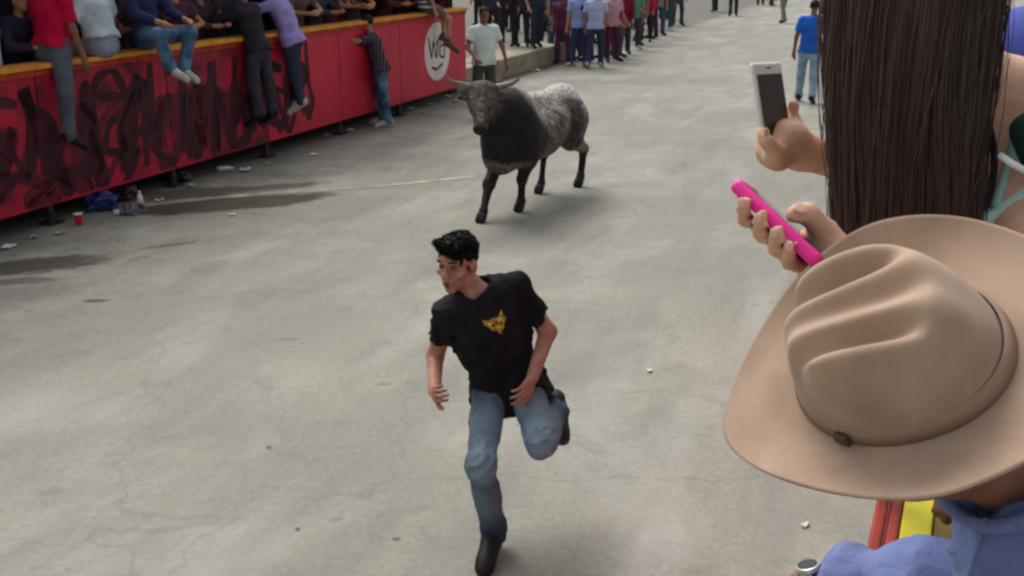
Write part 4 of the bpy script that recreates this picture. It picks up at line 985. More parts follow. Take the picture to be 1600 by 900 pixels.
def strap(name, pix, rad, material):
    pts = []
    for px, py in pix:
        h = bvw.ray_cast(Vector(V(0, 0, CAM_H) - J['base']), Vector(unit(at(px, py, 1) - V(0, 0, CAM_H))))
        if h[0] is not None: pts.append(np.array(h[0]) + np.array(h[1]) * rad * 0.4 + J['base'])
    if len(pts) > 2:
        for _ in range(2): pts = [pts[0]] + [(pts[i - 1] + 2 * pts[i] + pts[i + 1]) / 4 for i in range(1, len(pts) - 1)] + [pts[-1]]
        MB().tube(pts, rad, 8).obj(name, material, woman, smooth=True)
strap('dark_strap', [(1540 + 14 * math.sin(k * 0.35), 176 + 17 * k) for k in range(11)], 0.0045, mat('black_elastic', '#1c1a1c', '#2a2629', rough=0.7))
strap('mint_strap', [(1590 - 3.5 * k, 196 + 13 * k) for k in range(11)], 0.006, mat('mint_trim', '#7fae9f', '#a7cabd', rough=0.8))
# hair: a solid fall of hair plus a coat of single locks
hm = mat('long_dark_hair', '#5e4a45', '#3f312c', scale=70, rough=0.4, bump=0.001, bscale=300, spec=0.35, stretch=(1, 1, 0.05), contrast=(0.3, 0.7))
f, u = unit(J['f']), V(0, 0, 1); hx = unit(np.cross(J['fwd'], UP)); hy = -np.cross(UP, hx)                 # hx: to her right, hy: towards her back
hy = unit(V(0.1, -1, 0)); hx = unit(V(1, 0.1, 0)); HD = J['hd']
def fall(sd_, dn, dep=1.0):
    """a point of the fall: sd_ -1..1 across, dn metres below the crown, dep 0..1 out to the back surface"""
    k = min(max(dn, 0) / 0.62, 1.2); half = (0.098 + 0.016 * min(1, dn / 0.12)) * (1 - 0.38 * max(0, k - 0.25)) if dn > 0 else 0.098
    cx = -0.002 + 0.002 * k - 0.012 * math.sin(k * 3.4); thick = 0.11 * (1 - 0.5 * min(1, k))
    e = math.sqrt(max(0, 1 - sd_ * sd_))
    return HD + hx * (cx + sd_ * half) + hy * (0.01 + 0.10 * k + dep * thick * e * (0.8 + 0.2 * (1 - k))) + UP * (0.1 - dn)
t = SDF(); t.ell(HD + UP * 0.015 + hy * 0.01, V(0.1, 0.115, 0.115), hx, hy, UP, 0.03)
prev = None
for i in range(12):
    dn = 0.05 + 0.62 * i / 11
    l, r_ = fall(-0.62, dn, 0.42), fall(0.62, dn, 0.42); c = fall(0, dn, 0.42)
    if prev is not None:
        for A, B_ in zip(prev, (l, r_, c, fall(-0.33, dn, 0.42), fall(0.33, dn, 0.42))): t.cone(A, B_, 0.015, 0.015, 0.04)
    prev = (l, r_, c, fall(-0.33, dn, 0.42), fall(0.33, dn, 0.42))
t.noise(0.004, 60, 2)
v0, q0 = t.mesh(0.008); v0 = relax(v0, q0, 2)
rg = random.Random(5); vs_all, f_all = [v0], [q0]; nv = len(v0)
clumps = [(math.sin(math.pi * (i / 45 - 0.5)) * 0.99 + rg.gauss(0, 0.015), rg.uniform(0.985, 1.06), rg.uniform(0, 6.28), rg.uniform(0.004, 0.02), rg.uniform(0.46, 0.72)) for i in range(46)]
for i in range(5000):
    cs_, cd_, cph, cam_, cln = rg.choice(clumps); loose = rg.random() < 0.1
    s_ = max(-1, min(1, cs_ + rg.gauss(0, 0.035))); dep = cd_ + rg.gauss(0, 0.02) if rg.random() < 0.8 else rg.uniform(0.5, 0.95); Ln = cln * rg.uniform(0.9, 1.05); ph, am = rg.uniform(0, 6), rg.uniform(0.0005, 0.002) * (9 if loose else 1); pts = []
    dn0 = rg.uniform(-0.01, 0.07) if rg.random() < 0.85 else rg.uniform(0.1, 0.3)
    for j in range(14):
        k = j / 13; dn = dn0 + (Ln - dn0) * k; s2 = s_ + (cs_ - s_) * 0.75 * k
        s2 = max(-1, min(1, s2)); sq = 1.0
        if dn < 0.1: sq = math.sqrt(max(0.05, 1 - (1 - dn / 0.1) ** 2 * 0.75))
        p = fall(s2 * sq, dn, dep) + hx * (am * math.sin(ph + k * 5) + cam_ * k * math.sin(cph + k * 6.5)) + hy * (am * 0.6 * math.cos(ph * 2 + k * 4) + cam_ * 0.8 * k * math.cos(cph * 1.7 + k * 3))
        pts.append(p)
    wdt = rg.uniform(0.0005, 0.0011); m1 = MB().tube(pts, [wdt * (1 - 0.7 * (j / 13) ** 3) for j in range(14)], 3, False)
    vs_all.append(np.array(m1.v)); f_all.append(np.array(m1.f) + nv); nv += len(m1.v)
mesh_obj('hair', np.concatenate(vs_all), np.concatenate(f_all), hm, woman, smooth=True)

pk = empty('pink_phone', PC); tag(pk, 'phone in hot pink case held edge-on beside the long hair', 'phone')
pinkm = mat('pink_case', '#ee2f98', '#dd2488', scale=10, rough=0.45, spec=0.4)
s_ = SDF(); s_.box(PC, V(0.069, 0.035, 0.0088), PL, PW, 0.0065, 0.002); s_.box(PC + PN * 0.0098, V(0.061, 0.0295, 0.003), PL, PW, 0.001, 0.001, '-')
sculpt('case', s_, 0.0026, pinkm, pk)
MB().box(PC + PN * 0.0068, (0.06, 0.029, 0.0012), PL, PW, bev=0.0006).obj('screen', mat('phone_glass', '#0c0c0e', '#121214', rough=0.08, spec=0.6), pk)
MB().box(PC + PL * -0.03 + PW * 0.0352, (0.008, 0.0012, 0.0016), PL, PW, bev=0.0006).obj('side_button', pinkm, pk)
MB().lathe(PC + PL * -0.054 + PW * 0.018 - PN * 0.0086, [(0.005, 0), (0.005, -0.0012), (0.0038, -0.0014)], 16, PN).obj('camera_lens', _mats['phone_glass'], pk)
wk = empty('white_phone', WC); tag(wk, 'white phone with dark screen held up in front of the street', 'phone')
whm = mat('white_plastic', '#e6e4e0', '#d6d4d0', scale=10, rough=0.3, spec=0.5)
s_ = SDF(); s_.box(WC, V(0.0345, 0.07, 0.0046), WW, WU, 0.0042, 0.002); sculpt('phone_body', s_, 0.0024, whm, wk)
MB().box(WC + WNm * 0.0047, (0.0292, 0.052, 0.0005), WW, WU).obj('screen', mat('phone_screen_off', '#1c1412', '#33251f', scale=30, rough=0.3, spec=0.25), wk)
MB().box(WC + WNm * 0.0047 + WU * 0.061, (0.006, 0.0009, 0.0004), WW, WU).obj('earpiece', mat('black_plastic', '#1a1a1a', rough=0.4), wk)
MB().lathe(WC + WNm * 0.0046 - WU * 0.0605, [(0.0055, 0), (0.0055, 0.0006), (0.0048, 0.0008)], 18, WNm).obj('home_button', whm, wk)

# ---- dark green shoulder bag with white piping
BC = at(1664, 214, 1.30)
bg_ = SDF(); bg_.box(BC, V(0.055, 0.03, 0.05), cv(0.87, 0.5, 0), cv(0.1, -0.17, 0.9), 0.02, 0.01); bg_.noise(0.003, 30, 3)
bag = sculpt('shoulder_bag', bg_, 0.006, mat('green_canvas', '#123a30', '#0d2a24', scale=20, rough=0.8, bump=0.001), base=BC); tag(bag, 'dark green bag with white piping at the woman\'s shoulder', 'bag')
MB().tube([at(1563, 243, 1.285), at(1580, 255, 1.27), at(1600, 266, 1.265), at(1640, 282, 1.27)], 0.0045, 8).obj('piping', mat('white_piping', '#e4e2dc', '#d2d0ca', rough=0.6), bag, smooth=True)
MB().tube([BC + cv(-0.03, 0.045, 0), BC + cv(0.0, 0.1, -0.05), BC + cv(0.05, 0.12, -0.1)], 0.008, 8).obj('bag_strap', _mats['green_canvas'], bag, smooth=True)

# ---- spectator in a blue cap at the picture's corner
hp0 = at(1602, 120, 1.78)
J = pose((hp0[0], hp0[1] - 0.03, 1.16), R(20), H=1.5, spine=(-0.5, 0.1, 1))
dxy = hp0 - J['hd']
for k, v in J.items():
    if isinstance(v, np.ndarray) and k not in ('f', 'u', 'fwd', 'rt', 'sp', 'hnR', 'hnL', 'base'): J[k] = v + dxy
figure(J, 'spectator in blue cap and dark jacket behind the long-haired woman', res=0.011, skn=woman_skin, top=('long', cloth('plum', '#3a2c3a')), bottom=('jeans', cloth('slate_trouser', '#3b4250')), hair=hairmat(), shoes=mat('black_shoe', '#1d1b1b'), hat=mat('blue_cap', '#4a55a8', '#3f4894', scale=8, rough=0.85, bump=0.002), seed=41)
# ------------------------------------------------------------------ spectators across the street
def proj(p):
    c, n = math.cos(CAM_P), math.sin(CAM_P); x, y, z = p[0], p[1], p[2] - CAM_H; d = y * c - z * n
    return 800 + CAM_F * x / d, 450 - CAM_F * (y * n + z * c) / d
def s_at(px, o=0.0, z=1.62):
    ss = np.linspace(-4, 14, 721); xs = [proj(wp(s, o, z))[0] for s in ss]; return float(np.interp(px, xs, ss))
def wave_mat(name, c1, c2, scale, axis='Z', plaid=False, c3=None):
    if name in _mats: return _mats[name]
    m = mat(name, c1, None, rough=0.9, spec=0.15); N, L = m.node_tree.nodes, m.node_tree.links; b = N['Principled BSDF']; tc = N.new('ShaderNodeTexCoord')
    def w(ax, sc):
        t = N.new('ShaderNodeTexWave'); t.bands_direction = ax; t.inputs['Scale'].default_value = sc; t.inputs['Distortion'].default_value = 1.2; t.inputs['Detail'].default_value = 1.5; L.new(tc.outputs['Object'], t.inputs['Vector'])
        r_ = N.new('ShaderNodeMapRange'); r_.inputs['From Min'].default_value, r_.inputs['From Max'].default_value = 0.42, 0.58; L.new(t.outputs['Fac'], r_.inputs['Value']); return r_.outputs['Result']
    x = N.new('ShaderNodeMix'); x.data_type = 'RGBA'; x.inputs['A'].default_value = lin(c1); x.inputs['B'].default_value = lin(c2); L.new(w(axis, scale), x.inputs['Factor']); out = x.outputs['Result']
    if plaid:
        y = N.new('ShaderNodeMix'); y.data_type = 'RGBA'; y.blend_type = 'MULTIPLY'; y.inputs['B'].default_value = lin(c3); L.new(out, y.inputs['A']); L.new(w('X', scale), y.inputs['Factor']); out = y.outputs['Result']
    L.new(out, b.inputs['Base Color']); return m
YIN, YOUT = math.atan2(-(-WN[0]), -WN[1]), math.atan2(-WN[0], WN[1])       # facing the stand / facing the street
YAL, YBK = math.atan2(-WD[0], WD[1]), math.atan2(WD[0], -WD[1])            # facing along the barrier, away / towards us
dark_shoe, white_shoe, brown_shoe = mat('black_shoe', '#2e2b2b', '#201f1f', rough=0.6), mat('white_trainer', '#b9b6b0', '#a29f99', rough=0.7), mat('brown_shoe', '#664c3a', '#503c2e', rough=0.6)
SK = [skin('a', '#a9795c', '#8f6048'), skin('b', '#8d5e48', '#744a38'), skin('c', '#b98a6c', '#9f7052')]
HB = hairmat()
hang = ((0.1, 0.35, -1), (0.0, -0.1, -1), (0.1, 1, -0.4))
def seat(px, o, pz, yaw, **k): s = s_at(px); return pose(tuple(wp(s, o, 0)[:2]) + (0,), yaw, pelvis_z=pz, **k)
# sitting on the ledge or hanging over it, from the left edge of the picture
sitters = 'spectators sitting on or hanging over the red barrier'
s = s_at(12)
figure(pose(tuple(wp(s, -0.3, 0)[:2]) + (1.02,), YIN, spine=(0, 0.25, 1)), 'spectator in purple top and white shorts at the left end of the barrier', sitters, 0.014, SK[1], ('tee', cloth('purple', '#663e6b')), ('shorts', cloth('white_shorts', '#b9bfc6', '#a3a9b2')), HB, dark_shoe, seed=51)
J = seat(88, -0.02, 1.74, YAL, spine=(0, 0.1, 1), legs={'R': ((0.22, -0.22, -1), (0.02, -0.1, -1), (0.1, 1, -0.5)), 'L': ((-0.8, 0.5, -0.35), (0, 0, -1), (0, 1, -0.3))})
figure(J, 'spectator in red t-shirt astride the barrier, one grey trouser leg hanging', sitters, 0.014, SK[1], ('tee', cloth('crimson_tee', '#c1123f', '#a80f36')), ('jeans', cloth('grey_trousers', '#5b626c', '#4a5058')), HB, dark_shoe, seed=52, fold=0.008, build=1.08, hem=-0.02)
J = seat(160, 0.02, 1.76, YIN, spine=(0.05, 0.22, 1), legs={S: ((g * 0.3, 0.9, -0.15), (0, 0.1, -1), (0, 1, -0.2)) for S, g in (('R', 1), ('L', -1))}, arms={'R': ((0.5, 0.1, -0.9), (0.1, 0.6, -0.3)), 'L': ((-0.5, 0.1, -0.9), (-0.1, 0.6, -0.3))})
figure(J, 'spectator in white t-shirt and pale grey trousers seated with back to the street', sitters, 0.014, SK[1], ('tee', cloth('white_tee', '#b9cbd4', '#a3b5c0')), ('jeans', cloth('pale_grey', '#8b95a4', '#79828f')), HB, white_shoe, seed=53, fold=0.008, build=1.06, hem=-0.03)
J = seat(228, 0.05, 1.80, YOUT, spine=(0, -0.1, 1), legs={'R': ((0.5, 1, 0.12), (-0.42, 0.0, -1), (-0.1, 1, -0.3)), 'L': ((-0.35, 1, 0.05), (0.3, -0.12, -1), (0.1, 1, -0.3))}, arms={'R': ((0.3, 0.5, -0.8), (-0.2, 0.9, -0.3)), 'L': ((-0.3, 0.5, -0.8), (0.2, 0.9, -0.3))})
jd = mat('crowd_denim', '#34506e', '#6d8aa6', scale=7, rough=0.9, bump=0.003, bscale=80, contrast=(0.4, 0.68))
figure(J, 'spectator in navy jacket and blue jeans seated facing the street, ankles crossed', sitters, 0.013, SK[0], ('long', cloth('navy', '#2e355a', '#252a46')), ('jeans', jd), HB, white_shoe, seed=54, fold=0.008)
s = s_at(385)
J = pose(tuple(wp(s, 0.16, 0)[:2]) + (0.5,), YIN, spine=(0.05, 0.35, 1), legs={'R': ((0.1, -0.05, -1), (0.03, -0.08, -1), (0.1, 1, -0.5)), 'L': ((-0.12, 0.02, -1), (-0.02, -0.15, -1), (-0.1, 1, -0.5))}, arms={'R': ((0.4, 0.9, -0.4), (0, 1, 0.1)), 'L': ((-0.4, 0.9, -0.4), (0, 1, 0.1))})
figure(J, 'spectator in black jacket and charcoal trousers hanging over the barrier', sitters, 0.015, SK[1], ('long', cloth('black_jacket', '#322d37', '#26232a')), ('jeans', cloth('charcoal', '#3f3e49', '#33303a')), HB, dark_shoe, seed=55)
s = s_at(440)
J = pose(tuple(wp(s, 0.15, 0)[:2]) + (0.55,), YIN + 0.3, spine=(-0.1, 0.3, 1), legs={'R': ((0.2, 0.1, -1), (0.0, -0.12, -1), (0.1, 1, -0.5)), 'L': ((-0.1, -0.08, -1), (-0.25, -0.3, -1), (-0.1, 1, -0.5))}, arms={'R': ((0.4, 0.9, -0.3), (0, 1, 0.2)), 'L': ((-0.4, 0.9, -0.3), (0, 1, 0.2))})
figure(J, 'spectator in lilac shirt and dark jeans climbing the barrier', sitters, 0.014, SK[1], ('long', cloth('lilac', '#9c93c9', '#8a80b8')), ('jeans', cloth('dark_jeans', '#353c52', '#2b3042')), HB, white_shoe, seed=56, fold=0.01, build=1.08)
p = gz(598, 196)
J = pose((p[0], p[1], 0), YIN + 0.5, H=1.66, spine=(0.0, 0.28, 1), legs={'R': ((0.1, 0.05, -1), (0, -0.05, -1), (0.2, 1, -0.1)), 'L': ((-0.12, -0.1, -1), (0, -0.12, -1), (-0.3, 1, -0.1))}, arms={'R': ((0.3, 0.9, -0.1), (-0.1, 0.9, 0.5)), 'L': ((-0.5, 0.8, -0.1), (-0.5, 0.7, 0.5))})
figure(J, 'spectator in plaid shirt and blue jeans standing on the street, leaning on the barrier', None, 0.013, SK[0], ('tee', wave_mat('plaid_shirt', '#6d6270', '#41394b', 7, 'Z', True, '#77707e')), ('jeans', mat('plaid_man_denim', '#2f4a60', '#5f829a', scale=5, rough=0.9, contrast=(0.42, 0.66))), HB, white_shoe, seed=57, fold=0.007)
J = seat(664, 0.02, 1.76, YAL - 0.75, spine=(0, -0.05, 1), legs={'R': ((0.15, 0.9, -0.55), (0.05, -0.05, -1), (0.1, 1, -0.5)), 'L': ((-0.15, 0.85, -0.3), (0.1, -0.1, -1), (0, 1, -0.5))})
figure(J, 'spectator in striped shirt and khaki shorts, bare legs dangling beside the white emblem', sitters, 0.016, SK[2], ('tee', wave_mat('striped_shirt', '#c9c6bf', '#394641', 4.2, 'Z')), ('shorts', cloth('khaki', '#6d6154', '#5b5146')), HB, brown_shoe, seed=58)
# people in the stand behind the ledge, forearms on it
stand_g = 'spectators in the stand behind the red barrier'
lean = lambda a: {'R': ((0.45, 0.55, -0.9), (-0.75 + a, 0.6, -0.05)), 'L': ((-0.45, 0.55, -0.9), (0.75 + a, 0.6, 0.0))}
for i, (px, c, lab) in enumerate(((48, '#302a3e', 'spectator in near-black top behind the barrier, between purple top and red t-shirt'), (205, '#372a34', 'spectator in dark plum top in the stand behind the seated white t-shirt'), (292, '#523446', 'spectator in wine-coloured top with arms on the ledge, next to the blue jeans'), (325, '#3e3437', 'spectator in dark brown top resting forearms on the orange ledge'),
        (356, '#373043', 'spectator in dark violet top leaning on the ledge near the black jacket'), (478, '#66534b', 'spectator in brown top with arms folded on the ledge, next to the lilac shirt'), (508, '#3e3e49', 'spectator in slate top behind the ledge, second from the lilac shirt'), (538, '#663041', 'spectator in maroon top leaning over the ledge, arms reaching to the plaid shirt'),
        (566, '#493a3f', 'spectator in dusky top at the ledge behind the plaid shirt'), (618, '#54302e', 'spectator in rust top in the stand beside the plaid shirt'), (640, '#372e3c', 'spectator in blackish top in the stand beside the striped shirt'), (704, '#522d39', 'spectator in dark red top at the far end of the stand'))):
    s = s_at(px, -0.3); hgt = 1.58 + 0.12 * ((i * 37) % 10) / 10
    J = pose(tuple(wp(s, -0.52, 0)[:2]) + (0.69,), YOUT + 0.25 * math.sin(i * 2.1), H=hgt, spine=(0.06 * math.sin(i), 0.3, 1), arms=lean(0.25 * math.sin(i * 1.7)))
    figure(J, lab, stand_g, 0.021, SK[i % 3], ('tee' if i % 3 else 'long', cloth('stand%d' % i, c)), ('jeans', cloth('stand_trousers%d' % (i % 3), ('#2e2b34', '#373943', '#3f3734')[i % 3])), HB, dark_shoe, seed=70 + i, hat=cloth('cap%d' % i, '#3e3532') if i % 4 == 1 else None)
# past the end of the barrier
street_g = 'people standing along the far edge of the street'
W_ARM = {'R': ((0.25, 0.0, -1), (0.1, 0.3, -1)), 'L': ((-0.25, 0.0, -1), (-0.1, 0.3, -1))}
walk = {'R': ((0.05, 0.3, -1), (0.02, -0.1, -1), (0.1, 1, -0.1)), 'L': ((-0.05, -0.25, -1), (-0.02, -0.35, -1), (-0.1, 1, -0.25))}
p = gz(757, 186)
J = pose((p[0], p[1], 0), R(200), H=1.72, arms={'R': ((0.4, 0.25, -1), (-0.2, 0.8, -0.5)), 'L': ((-0.45, 0.1, -1), (-0.1, 0.5, -1))})
figure(J, 'man in white shirt standing behind the bull\'s head', street_g, 0.015, SK[1], ('tee', cloth('clean_white', '#cfdcd8', '#b9c8c4')), ('jeans', cloth('olive_dark', '#4b4841')), HB, dark_shoe, seed=120)
far = [  # px, foot row, z, yaw, height, top kind, top colour, trousers, label
    (792, 72, 0.42, 190, 1.70, 'long', '#35333d', '#303237', 'person in black jacket on the concrete step, nearest the barrier'),
    (816, 72, 0.42, 160, 1.66, 'long', '#3e4252', '#393946', 'person in dark slate jacket on the concrete step, second from the barrier'),
    (838, 74, 0.42, 200, 1.74, 'tee', '#2e3946', '#343741', 'person in near-black tee on the concrete step, third from the barrier'),
    (853, 88, 0, 170, 1.72, 'long', '#3a4655', '#3b4a5c', 'person in dark navy jacket and faded jeans beside the concrete step'),
    (878, 100, 0, 150, 1.62, 'tee', '#663750', '#663e50', 'person in plum top and maroon trousers left of the two pale blue shirts'),
    (904, 104, 0, 20, 1.75, 'tee', '#8fa0cf', '#393f64', 'person in pale blue t-shirt with a dark print on its back, navy jeans'),
    (929, 106, 0, -15, 1.73, 'tee', '#a9b4d6', '#343a52', 'person in light blue-white shirt and slate jeans, right of the printed back'),
    (955, 96, 0, 200, 1.66, 'tee', '#b98f9c', '#5a2a3c', 'person in dusty pink shirt and wine trousers beside the pale blue shirts'),
    (972, 84, 0, 170, 1.70, 'long', '#7a2236', '#373944', 'person in raspberry top and black trousers, left of the green shirt'),
    (988, 77, 0, 190, 1.64, 'tee', '#4f8a78', '#3e3a46', 'person in sea green shirt between raspberry and red tops'),
    (1008, 66, 0, 165, 1.62, 'long', '#b02a48', '#2e2a2f', 'person in bright red long top and black leggings'),
    (1026, 55, 0, 185, 1.70, 'tee', '#8f8a98', '#425264', 'person in grey shirt and dark teal trousers right of the bright red top'),
    (1041, 47, 0, 160, 1.74, 'long', '#6d3a4a', '#2f5258', 'person in mauve top and teal jeans near the far end of the row'),
    (868, 94, 0, 210, 1.70, 'tee', '#3a4a6a', '#3f4b64', 'person in denim-blue tee just right of the faded jeans'),
    (892, 92, 0, 140, 1.68, 'long', '#6a2a48', '#523e5f', 'person in berry top half hidden left of the printed back'),
    (917, 96, 0, 100, 1.66, 'tee', '#5c6c9a', '#353952', 'person in mid-blue tee half hidden between the pale blue shirts'),
    (943, 90, 0, 60, 1.76, 'tee', '#c4b9c0', '#66374b', 'person in off-white tee half hidden behind the light blue-white shirt'),
    (963, 90, 0, 240, 1.60, 'tee', '#9c2a40', '#465266', 'person in cherry tee turning aside between pink and raspberry tops'),
    (998, 70, 0, 220, 1.72, 'tee', '#3f6f6a', '#374652', 'person in dark green tee beside the sea green shirt'),
    (1018, 60, 0, 120, 1.68, 'long', '#8c3040', '#3e3439', 'person in tomato top just right of the bright red top'),
    (1058, 40, 0, 180, 1.68, 'tee', '#5f6f8c', '#4a4458', 'person in steel blue shirt, last of the row along the street'),
    (1116, 18, 0, 10, 1.72, 'long', '#3f3f49', '#37373e', 'distant walker in black, left one of the pair up the street'),
    (1145, 25, 0, -10, 1.74, 'long', '#52525c', '#39383d', 'distant walker in charcoal, right one of the pair up the street'),
    (1188, 8, 0, 170, 1.70, 'tee', '#6d4a5a', '#524150', 'distant person in purple trousers up the street'),
    (1206, 9, 0, 190, 1.66, 'tee', '#7a5048', '#664146', 'distant person in brown-red trousers up the street'),
    (1222, 36, 0, 30, 1.72, 'tee', '#8f98a8', '#7c7f78', 'distant walker in pale grey clothes, behind the blue t-shirt')]
for i, (px, row, z, yaw, H_, tk, c, t_, lab) in enumerate(far):
    p = gz(px, row, z); near_ = row > 60
    J = pose((p[0], p[1], z), R(yaw), H=H_, spine=(0.03 * math.sin(i * 2), 0.03, 1), legs=walk if i >= 21 or i % 4 == 2 else {'R': ((0.05 + 0.12 * math.sin(i * 1.3) ** 2, 0.1 * math.sin(i), -1), (0.02, -0.12 * math.sin(i * 2.2) ** 2, -1), (0.3, 1, -0.1)), 'L': ((-0.05 - 0.14 * math.cos(i * 1.7) ** 2, 0.12 * math.cos(i * 1.1), -1), (-0.02, -0.1, -1), (-0.4, 1, -0.1))}, arms={'R': ((0.3 + 0.2 * math.sin(i), 0.1, -1), (-0.1, 0.6 + 0.4 * math.cos(i), -0.7)), 'L': ((-0.25, 0.05, -1), (0.0, 0.4 + 0.4 * math.sin(i * 2), -0.9))})
    o, _ = figure(J, lab, street_g if i < 21 else 'walkers far up the street', 0.022 if near_ else 0.028, SK[i % 3], (tk, cloth('far%d' % i, c)), ('jeans', cloth('fart%d' % i, t_)), HB, white_shoe if i in (5, 6, 9, 12) else dark_shoe, seed=130 + i, fold=0.006 if near_ else 0)
    if i == 5:
        sh = [c_ for c_ in o.children if c_.name.startswith('shirt')][0]; C_ = J['pel'] + (J['nk'] - J['pel']) * 0.7
        e = SDF(); e.ell(C_ - J['fwd'] * 0.13, V(0.045, 0.02, 0.07), J['rt'], J['fwd'], J['sp'], 0.01); sculpt('back_print', e, 0.012, cloth('navy_print', '#28305e'), o)
# second row behind them, closing the gaps
for i, (px, row, c, t_, lab) in enumerate(((748, 40, '#413239', '#342a2f', 'person in dark brown-violet top far behind the white shirt, left'), (762, 34, '#523e46', '#372f34', 'person in faded plum top far behind the white shirt, right'), (770, 62, '#3c3743', '#302d34', 'person in smoke-coloured top behind the white shirt'), (786, 46, '#49343e', '#372d32', 'person in dark oxblood top at the back, left of the step people'), (846, 50, '#323743', '#2e3039', 'person in blue-black top at the back, above the faded jeans'), (804, 50, '#423746', '#322d34', 'person in aubergine top behind the people on the step'), (828, 52, '#383e41', '#303439', 'person in dark grey top behind the people on the step'), (866, 66, '#533946', '#3f323c', 'person in dark wine top behind the faded jeans'), (892, 70, '#54203a', '#413746', 'person in magenta-brown top behind the printed back'), (920, 68, '#3e445a', '#373041', 'person in ink blue top behind the pair of pale blue shirts'),
        (944, 62, '#5c2438', '#5a3243', 'person in deep red top behind the dusty pink shirt'), (966, 56, '#444b5a', '#343741', 'person in gunmetal top behind the raspberry top'), (996, 46, '#583e52', '#3e323c', 'person in dark mauve top behind the sea green shirt'), (1018, 38, '#6f7c90', '#414b5a', 'person in blue-grey top behind the bright red top'), (1036, 30, '#7a3444', '#494b55', 'person in brick red top at the back of the row'))):
    p = gz(px, row); J = pose((p[0], p[1], 0), R(150 + 60 * math.sin(i * 1.9) ** 2), H=1.64 + 0.12 * abs(math.sin(i * 3)))
    figure(J, lab, street_g, 0.028, SK[(i + 1) % 3], ('tee' if i % 2 else 'long', cloth('back%d' % i, c)), ('jeans', cloth('backt%d' % i, t_)), HB, dark_shoe, seed=170 + i)
p = gz(1258, 160)
J = pose((p[0], p[1], 0), R(-20), H=1.74, spine=(0.02, 0.04, 1), legs={'R': ((0.05, -0.15, -1), (0.02, -0.3, -1), (0.1, 1, -0.2)), 'L': ((-0.08, 0.25, -1), (-0.02, -0.05, -1), (-0.1, 1, -0.1))}, arms=W_ARM)
figure(J, 'man in royal blue t-shirt and pale jeans walking up the street', None, 0.013, SK[1], ('tee', cloth('royal_blue', '#2a63c4', '#2256ae')), ('jeans', mat('pale_denim', '#6f8a9c', '#8fa6b4', scale=6, rough=0.9)), HB, dark_shoe, seed=200, fold=0.006)
# ------------------------------------------------------------------ litter on the street
c = gz(124, 352)
cup = MB().lathe(c, [(0.03, 0.0), (0.031, 0.002), (0.044, 0.118)], 24).obj('red_cup', mat('red_plastic_cup', '#c01f33', '#ab1a2c', rough=0.35, spec=0.5), base=c, smooth=False); tag(cup, 'red plastic cup with white rim standing below the barrier', 'cup')
MB().lathe(c + UP * 0.116, [(0.0435, 0.0), (0.0475, 0.003), (0.0475, 0.01), (0.043, 0.012)], 24).obj('rim', mat('white_cup_rim', '#e0dcd8', '#d0ccc8', rough=0.4), cup, smooth=True)
def crumple(name, px, row, size, material, label, cat, seed, flat=0.6, group=None):
    c = gz(px, row); t = SDF(); sx, sy, sz = size; t.ell(c + UP * sz * flat, V(sx, sy, sz), k=0.01)
    rg = random.Random(seed)
    for i in range(4): t.ell(c + V(rg.uniform(-1, 1) * sx * 0.7, rg.uniform(-1, 1) * sy * 0.6, sz * rg.uniform(0.3, 1.0)), V(sx, sy, sz) * rg.uniform(0.4, 0.65), k=0.02)
    m = min(size); t.noise(m * 0.35, 2.2 / m, seed, True); t.noise(m * 0.14, 6 / m, seed + 1); t.plane(V(0, 0, 0.002), V(0, 0, -1))
    o = sculpt(name, t, max(m / 6, 0.004), material, base=c, smooth_it=0); tag(o, label, cat, group); return o
pla = lambda n, a, b=None: mat(n, a, b, scale=12, rough=0.4, spec=0.45, bump=0.004, bscale=30)
crumple('plastic_bag', 157, 328, (0.17, 0.13, 0.13), pla('blue_plastic', '#2a3a78', '#1c2450'), 'crumpled blue plastic bag beside the red cup', 'bag', 3)
crumple('plastic_bag', 192, 312, (0.2, 0.12, 0.11), pla('wine_plastic', '#4a1626', '#2a1220'), 'dark wine-red crumpled bag under the barrier', 'bag', 4)
crumple('plastic_bag', 206, 334, (0.14, 0.09, 0.06), pla('grey_plastic', '#4a4450', '#6d6873'), 'flattened grey plastic bag in front of the wine-red bag', 'bag', 5)
crumple('plastic_bag', 278, 283, (0.16, 0.1, 0.08), pla('black_plastic_bag', '#1f1c1c', '#141212'), 'black crumpled bag under the barrier right of the others', 'bag', 6)
def bottle(px, row, ang, material, capm, label, up=False):
    c = gz(px, row) + UP * 0.034; d = unit(V(math.cos(ang), math.sin(ang), 0)) if not up else UP
    if up: c = c - UP * 0.034
    prof = [(0.028, 0.0), (0.033, 0.006), (0.033, 0.13), (0.028, 0.155), (0.013, 0.18), (0.012, 0.2)]
    o = MB().lathe(c, prof, 18, d).obj('plastic_bottle', material, base=c * V(1, 1, 0), smooth=True); tag(o, label, 'bottle')
    MB().lathe(c + d * 0.195, [(0.015, 0), (0.015, 0.016), (0.012, 0.018)], 14, d).obj('cap', capm, o); MB().lathe(c + d * 0.06, [(0.0336, 0), (0.0336, 0.05)], 18, d).obj('label_band', capm, o)
wp_, bl_ = mat('milky_plastic', '#c9cdd0', '#b4b8bc', rough=0.3, spec=0.5), mat('blue_cap_plastic', '#2c4a8c', rough=0.4)
bottle(178, 337, 0.4, wp_, bl_, 'pale plastic bottle lying between the blue bag and the grey bag')
bottle(221, 328, 0, mat('white_plastic_cup', '#dcd9d4', '#cac6c0', rough=0.4), wp_, 'white bottle standing at the end of the painted line', True)
bottle(340, 268, 0.25, wp_, wp_, 'whitish bottle lying far under the barrier, near the white paper')
rgp = random.Random(9)
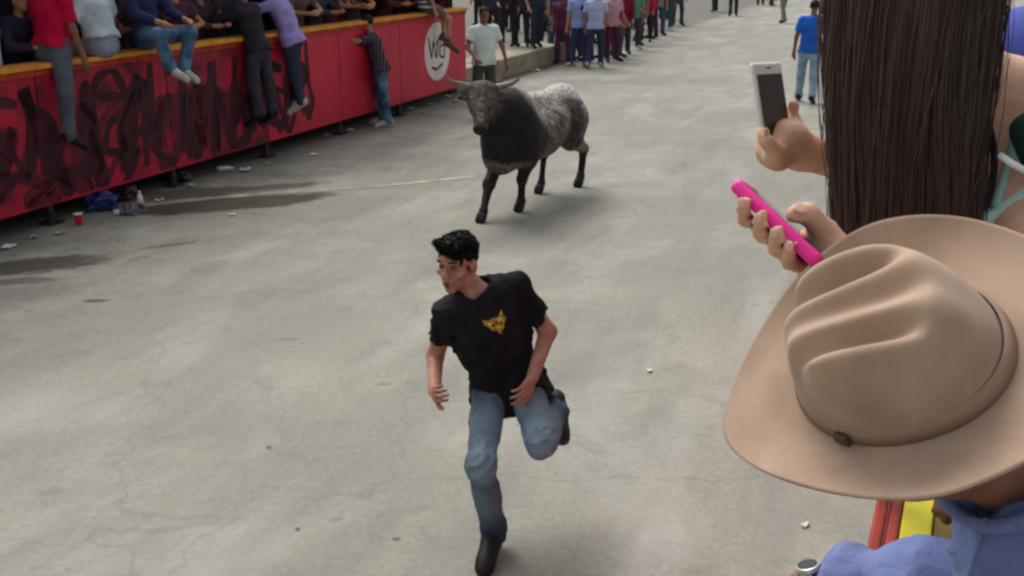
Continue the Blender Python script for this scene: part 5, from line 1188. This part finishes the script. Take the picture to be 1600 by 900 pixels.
def paper(px, row, size, label, material, cat='litter', lift=0.012):
    c = gz(px, row); n = 7; a = rgp.uniform(0, 3); X, Y = V(math.cos(a), math.sin(a), 0), V(-math.sin(a), math.cos(a), 0); ph = rgp.uniform(0, 6); vs_ = []
    for i in range(n):
        for j in range(n):
            x, y = i / (n - 1) - 0.5, j / (n - 1) - 0.5
            z = 0.006 + lift * (1 + math.sin(5 * x + ph) * math.cos(4 * y + ph * 1.7)) + lift * 0.7 * abs(math.sin(9 * (x + y) + ph))
            vs_.append(c + X * x * size[0] * (1 + 0.2 * math.sin(7 * y + ph)) + Y * y * size[1] * (1 + 0.2 * math.cos(6 * x + ph)) + UP * z)
    o = mesh_obj('paper_scrap', vs_, [(i * n + j, (i + 1) * n + j, (i + 1) * n + j + 1, i * n + j + 1) for i in range(n - 1) for j in range(n - 1)], material, base=c, smooth=True)
    md = o.modifiers.new('thickness', 'SOLIDIFY'); md.thickness = 0.002; tag(o, label, cat, 'paper litter on the street')
wpap = mat('white_paper', '#d9d7d0', '#c6c3bb', scale=20, rough=0.8); gpap = mat('dull_paper', '#a3a097', '#8f8c83', scale=20, rough=0.85)
for px, row, sz, lab, m in ((384, 268, (0.12, 0.1), 'white paper scrap below the dark jacket hanging over the barrier', wpap), (490, 243, (0.09, 0.07), 'white paper scrap below the lilac shirt', wpap), (512, 212, (0.08, 0.06), 'small white scrap near the barrier foot right of the lilac shirt', wpap),
        (642, 172, (0.12, 0.1), 'white scrap right of the plaid shirt, nearest the barrier', wpap), (661, 177, (0.1, 0.09), 'white scrap right of the plaid shirt, nearer the street', wpap), (674, 165, (0.14, 0.1), 'dull scrap by the barrier foot below the white emblem', gpap), (712, 160, (0.16, 0.1), 'grey scrap left of the bull\'s horn', gpap),
        (838, 112, (0.16, 0.12), 'white scrap in front of the concrete step', wpap), (1258, 822, (0.05, 0.026), 'small bright paper chip left of the yellow board', wpap), (1015, 581, (0.045, 0.03), 'pale chip on the open street right of the running man', wpap), (420, 699, (0.022, 0.02), 'tiny pale chip on the street left of the running man', gpap),
        (12, 388, (0.14, 0.07), 'white scrap at the left edge below the barrier', wpap), (363, 337, (0.06, 0.05), 'small white scrap in front of the dark spill', wpap), (52, 372, (0.1, 0.06), 'dull scrap under the barrier at the left', gpap)):
    paper(px, row, sz, lab, m, lift=min(sz) * 0.18)
for px, row, sz, lab, m in ((95, 366, (0.1, 0.08), 'dull scrap just left of the red cup', gpap), (250, 315, (0.09, 0.07), 'white scrap right of the standing white bottle', wpap), (300, 292, (0.12, 0.08), 'dull scrap beside the black crumpled bag', gpap), (420, 258, (0.08, 0.06), 'dull scrap between two white ones below the hanging spectators', gpap), (548, 205, (0.1, 0.07), 'white scrap left of the plaid shirt\'s feet', wpap), (700, 152, (0.12, 0.09), 'white scrap near the end of the barrier', wpap), (780, 128, (0.14, 0.1), 'dull scrap before the left end of the concrete step', gpap)):
    paper(px, row, sz, lab, m, lift=min(sz) * 0.2)
